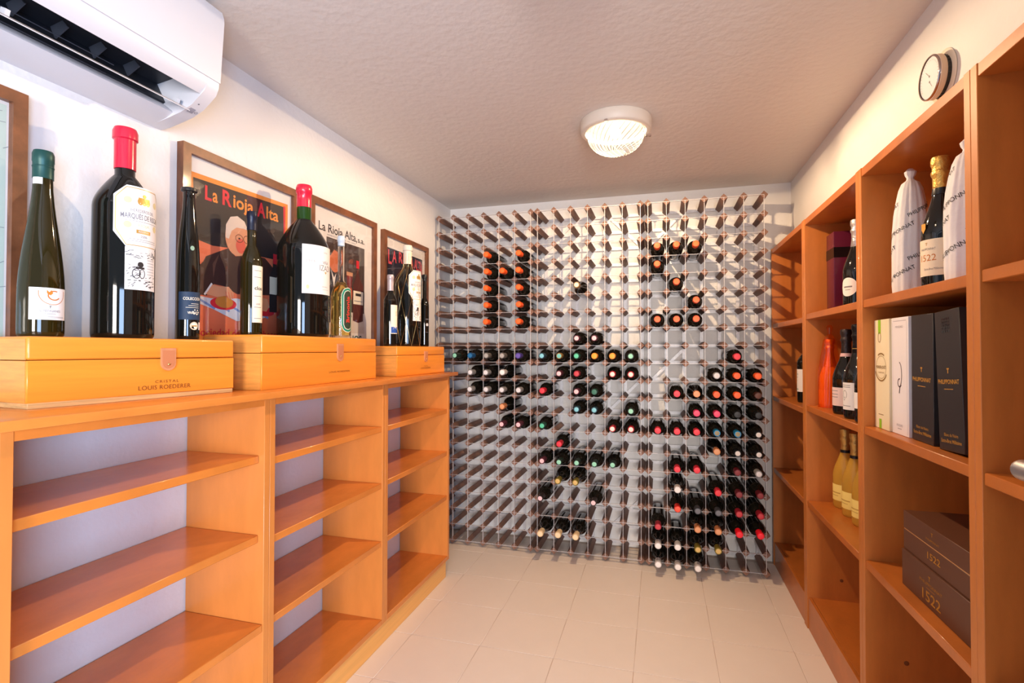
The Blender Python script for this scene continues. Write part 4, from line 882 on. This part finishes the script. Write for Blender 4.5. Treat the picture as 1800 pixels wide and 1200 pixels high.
# gift cartons on the middle shelf
def carton(label, x, y0, y1, z, d, hgt, m, tilt=0.0, edge=None):
    t = thing('gift_carton', label, 'gift box', (x, y0, z + 0.0004 + max(0, -math.sin(tilt)) * (y1 - y0)), group='slim bottle cartons on the middle shelf')
    o = box('carton', 0, d, 0, y1 - y0, 0, hgt, m, t, bev=0.0012, seg=1)
    t.rotation_euler = (tilt, 0, 0)
    W = y1 - y0
    return t, o, Print(lambda s, tt, h: (-0.0004 - h, W - s, tt)), W
zc = 0.918
t, o, pr, W = carton('cream bottle carton with round seal and green ribbon print', 1.880, -1.178, -1.0785, zc, 0.10, 0.312, flat('cream_card', 240, 226, 190))
LIME = flat('lime_ink', 150, 200, 40); BRN = flat('brown_ink', 150, 118, 70)
pr.rect(0.028, 0.046, 0.272, 0.3115, LIME, 0); pr.ring((0.037, 0.262), 0.010, 0.015, 0.002, BRN, 1)
pr.ring((0.046, 0.176), 0.043, 0.041, 0.0045, BRN, 0, a0=60, a1=120); pr.ring((0.046, 0.176), 0.043, 0.041, 0.0045, BRN, 0, a0=200, a1=330); pr.ring((0.046, 0.176), 0.034, 0.033, 0.0012, BRN, 0)
pr.text('PERRIER-JOUËT', 0.046, 0.172, 0.0085, BRN, 0, width=0.066, align='C', bold=0.01); pr.text('CHAMPAGNE', 0.046, 0.159, 0.004, BRN, 0, width=0.04, align='C'); pr.rect(0.026, 0.06, 0.040, 0.042, BRN, 0); pr.rect(0.030, 0.046, 0.001, 0.028, LIME, 0)
pr.build('lettering', o)
t, o, pr, W = carton('white bottle carton with dark curled stem print', 1.884, -1.283, -1.184, zc, 0.09, 0.312, flat('white_card', 240, 234, 236))
DK = flat('curl_ink', 74, 54, 60); FNT = flat('faint_grey_ink', 180, 176, 182)
pr.text('MOUZARD', 0.048, 0.284, 0.006, FNT, 0, width=0.044, align='C'); pr.ring((0.046, 0.160), 0.016, 0.034, 0.003, DK, 0, a0=-70, a1=85); pr.ring((0.048, 0.138), 0.012, 0.012, 0.003, DK, 0, a0=80, a1=330); pr.line((0.050, 0.130), (0.046, 0.110), 0.0035, DK)
pr.text('MOUZARD', 0.046, 0.022, 0.006, FNT, 0, width=0.036, align='C'); pr.rect(0.034, 0.058, 0.015, 0.017, FNT, 0)
for (a, b) in (((0.008, 0.006), (0.008, 0.300)), ((0.092, 0.006), (0.092, 0.300)), ((0.010, 0.303), (0.090, 0.303))): pr.line(a, b, 0.001, FNT)
pr.build('lettering', o)
BLK = mat('charcoal_card', (0.030, 0.025, 0.025), 0.35); GLD = flat('carton_gold_ink', 186, 134, 58)
for q, (lab, y0, y1, x, tl) in enumerate((('charcoal bottle carton with gold lettering, beside the white carton', -1.402, -1.294, 1.886, R_(0.4)), ('charcoal bottle carton leaning away, nearest the upright', -1.535, -1.433, 1.884, R_(-3.2)))):
    t, o, pr, W = carton(lab, x, y0, y1, zc, 0.095, 0.312, BLK, tl)
    pr.text('T', W * 0.48, 0.172, 0.010, GLD, 0, align='C', bold=0.06); pr.text('PHILIPPONNAT', W * 0.48, 0.148, 0.0095, GLD, 0, width=W * 0.84, align='C', bold=0.02); pr.rect(W * 0.3, W * 0.66, 0.1355, 0.137, GLD, 0)
    pr.text('Blanc de Noirs', W * 0.50, 0.032, 0.007, GLD, 0, width=W * 0.55, align='C'); pr.text('Extra-Brut Millésime', W * 0.50, 0.018, 0.008, GLD, 0, width=W * 0.80, align='C', bold=0.01)
    if q == 1:
        dkp = mat('black_gloss_ink', (0.008, 0.008, 0.009), 0.15)
        for a in range(5):
            for b in range(4): pr.rect(W * 0.30 + b * 0.0085, W * 0.30 + b * 0.0085 + 0.006, 0.262 + a * 0.007, 0.267 + a * 0.007, dkp, 0)
    pr.build('lettering', o)
# two stacked brown boxes
BRNC = mat('brown_card', srgb(98, 62, 44), 0.45)
def flatbox(label, x, y0, y1, z, d, hgt, seam):
    t = thing('flat_gift_box', label, 'gift box', (x, y0, z), group='brown gift boxes stacked on the lower shelf')
    W = y1 - y0
    if seam:
        a = box('box_body', 0, d, 0, W, 0, seam - 0.0014, BRNC, t, bev=0.001, seg=1); box('lid_gap', 0.0012, d - 0.0012, 0.0012, W - 0.0012, seam - 0.0014, seam + 0.0008, flat('tan_edge', 214, 156, 96), t); lid = box('lid', 0, d, 0, W, seam + 0.0008, hgt, BRNC, t, bev=0.001, seg=1)
    else: a = lid = box('box_body', 0, d, 0, W, 0, hgt, BRNC, t, bev=0.001, seg=1)
    return t, a, lid, W, Print(lambda s, tt, h: (-0.0004 - h, W - s, tt))
GL2 = flat('dull_gold_ink', 176, 120, 40)
t, a, lid, W, pr = flatbox('lower brown gift box marked 1522 in gold on the lower shelf', 1.888, -1.600, -1.224, 0.5254, 0.225, 0.094, 0)
pr.text('T', 0.145, 0.066, 0.010, GL2, 0, align='C', bold=0.05); pr.text('PHILIPPONNAT', 0.150, 0.052, 0.007, GL2, 0, width=0.105, align='C'); pr.rect(0.13, 0.17, 0.045, 0.0462, GL2, 0); pr.text('1522', 0.153, 0.014, 0.024, GL2, 0, width=0.086, align='C', bold=0.01); pr.build('lettering', a)
t, a, lid, W, pr = flatbox('upper brown gift box with pale lid line, stacked on its twin', 1.893, -1.600, -1.222, 0.6200, 0.220, 0.099, 0.052)
pr.text('T', 0.150, 0.078, 0.008, GL2, 0, align='C', bold=0.05); pr.text('PHILIPPONNAT', 0.152, 0.064, 0.005, GL2, 0, width=0.062, align='C'); pr.text('1522', 0.157, 0.020, 0.016, GL2, 0, width=0.060, align='C', bold=0.01); pr.build('lettering', a)
pr = Print(lambda s, tt, h: (0.05 + tt, W - s, 0.0994 + h)); pr.text('1522', 0.11, 0.05, 0.045, flat('brown_gloss_ink', 78, 40, 26), 0, width=0.16); pr.build('lettering', lid)

# ------------------------------------------------------------------ round gauge on the right wall
t = thing('wall_gauge', 'round white-faced hygrometer in chrome ring high on the right wall', 'wall gauge', (WR, -1.312, 1.826))
rot = (0, R_(-90), 0)
lathe('wall_plate', [(0, 0.0), (0.062, 0.0), (0.064, 0.002), (0.060, 0.005), (0, 0.005)], flat('cream_plastic', 226, 214, 196), t, rot=rot)
lathe('vent_ring', [(0.040, 0.004), (0.049, 0.005), (0.049, 0.014), (0.040, 0.015)], mat('black_plastic', (0.02, 0.018, 0.016), 0.4), t, rot=rot)
lathe('housing', [(0.040, 0.013), (0.0515, 0.014), (0.053, 0.016), (0.053, 0.027), (0.050, 0.029), (0, 0.028)], flat('beige_plastic', 208, 182, 156), t, rot=rot)
lathe('bezel', [(0.049, 0.027), (0.0538, 0.027), (0.0542, 0.0305), (0.052, 0.033), (0.0495, 0.0325)], mat('bezel_chrome', (0.5, 0.42, 0.40), 0.15, metal=1.0), t, rot=rot, seg=56)
dl = lathe('dial', [(0, 0.0295), (0.0498, 0.0295), (0.0498, 0.0300), (0, 0.0302)], flat('dial_white', 226, 226, 230, rough=0.3), t, rot=rot)
pr = Print(lambda s, tt, h: (-0.0306 - h, -s, tt)); pr.ell((0, 0.004), 0.003, 0.003, M_GREYINK, 0, 10); pr.ell((0, -0.010), 0.003, 0.003, M_GREYINK, 0, 10); pr.line((0, 0.004), (-0.018, 0.022), 0.001, M_GREYINK); pr.line((0, -0.010), (0.012, -0.026), 0.001, M_GREYINK)
for q in range(25):
    a = R_(-30 + q * 10); pr.line((0.040 * math.cos(a), 0.040 * math.sin(a)), (0.044 * math.cos(a), 0.044 * math.sin(a)), 0.0008, M_GREYINK)
pr.build('scale_print', t)
for q in range(28):
    a = 2 * math.pi * q / 28; box('vent_rib', -0.0135, -0.0055, -0.001, 0.001, 0.0485, 0.0502, mat('black_plastic', (0.02, 0.018, 0.016), 0.4), t, rot=(a, 0, 0))

# ------------------------------------------------------------------ door standing open at the right, with its lever reaching into view
d = structure(box('door_1', 1.785, 1.825, -2.880, -2.080, 0.008, 1.985, M_DOOR, bev=0.002, seg=1))
lathe('handle_rose', [(0, 0), (0.026, 0), (0.026, 0.006), (0.022, 0.009), (0, 0.009)], M_SATIN, d, loc=(1.785, -2.125, 0.990), rot=(0, R_(-90), 0), seg=28)
hp = [(1.780, -2.125, 0.990), (1.745, -2.125, 0.990), (1.728, -2.120, 0.990), (1.720, -2.108, 0.990), (1.7185, -2.09, 0.990), (1.7185, -2.02, 0.990)]
rr = [0.0105, 0.0105, 0.0120, 0.0130, 0.0133, 0.0135]
for k in range(1, 7):
    a = k / 6 * math.pi / 2; hp.append((1.7185, -2.02 + 0.0135 * math.sin(a), 0.990)); rr.append(max(0.0004, 0.0135 * math.cos(a)))
tube('door_lever', hp, rr, M_SATIN, d, seg=20)
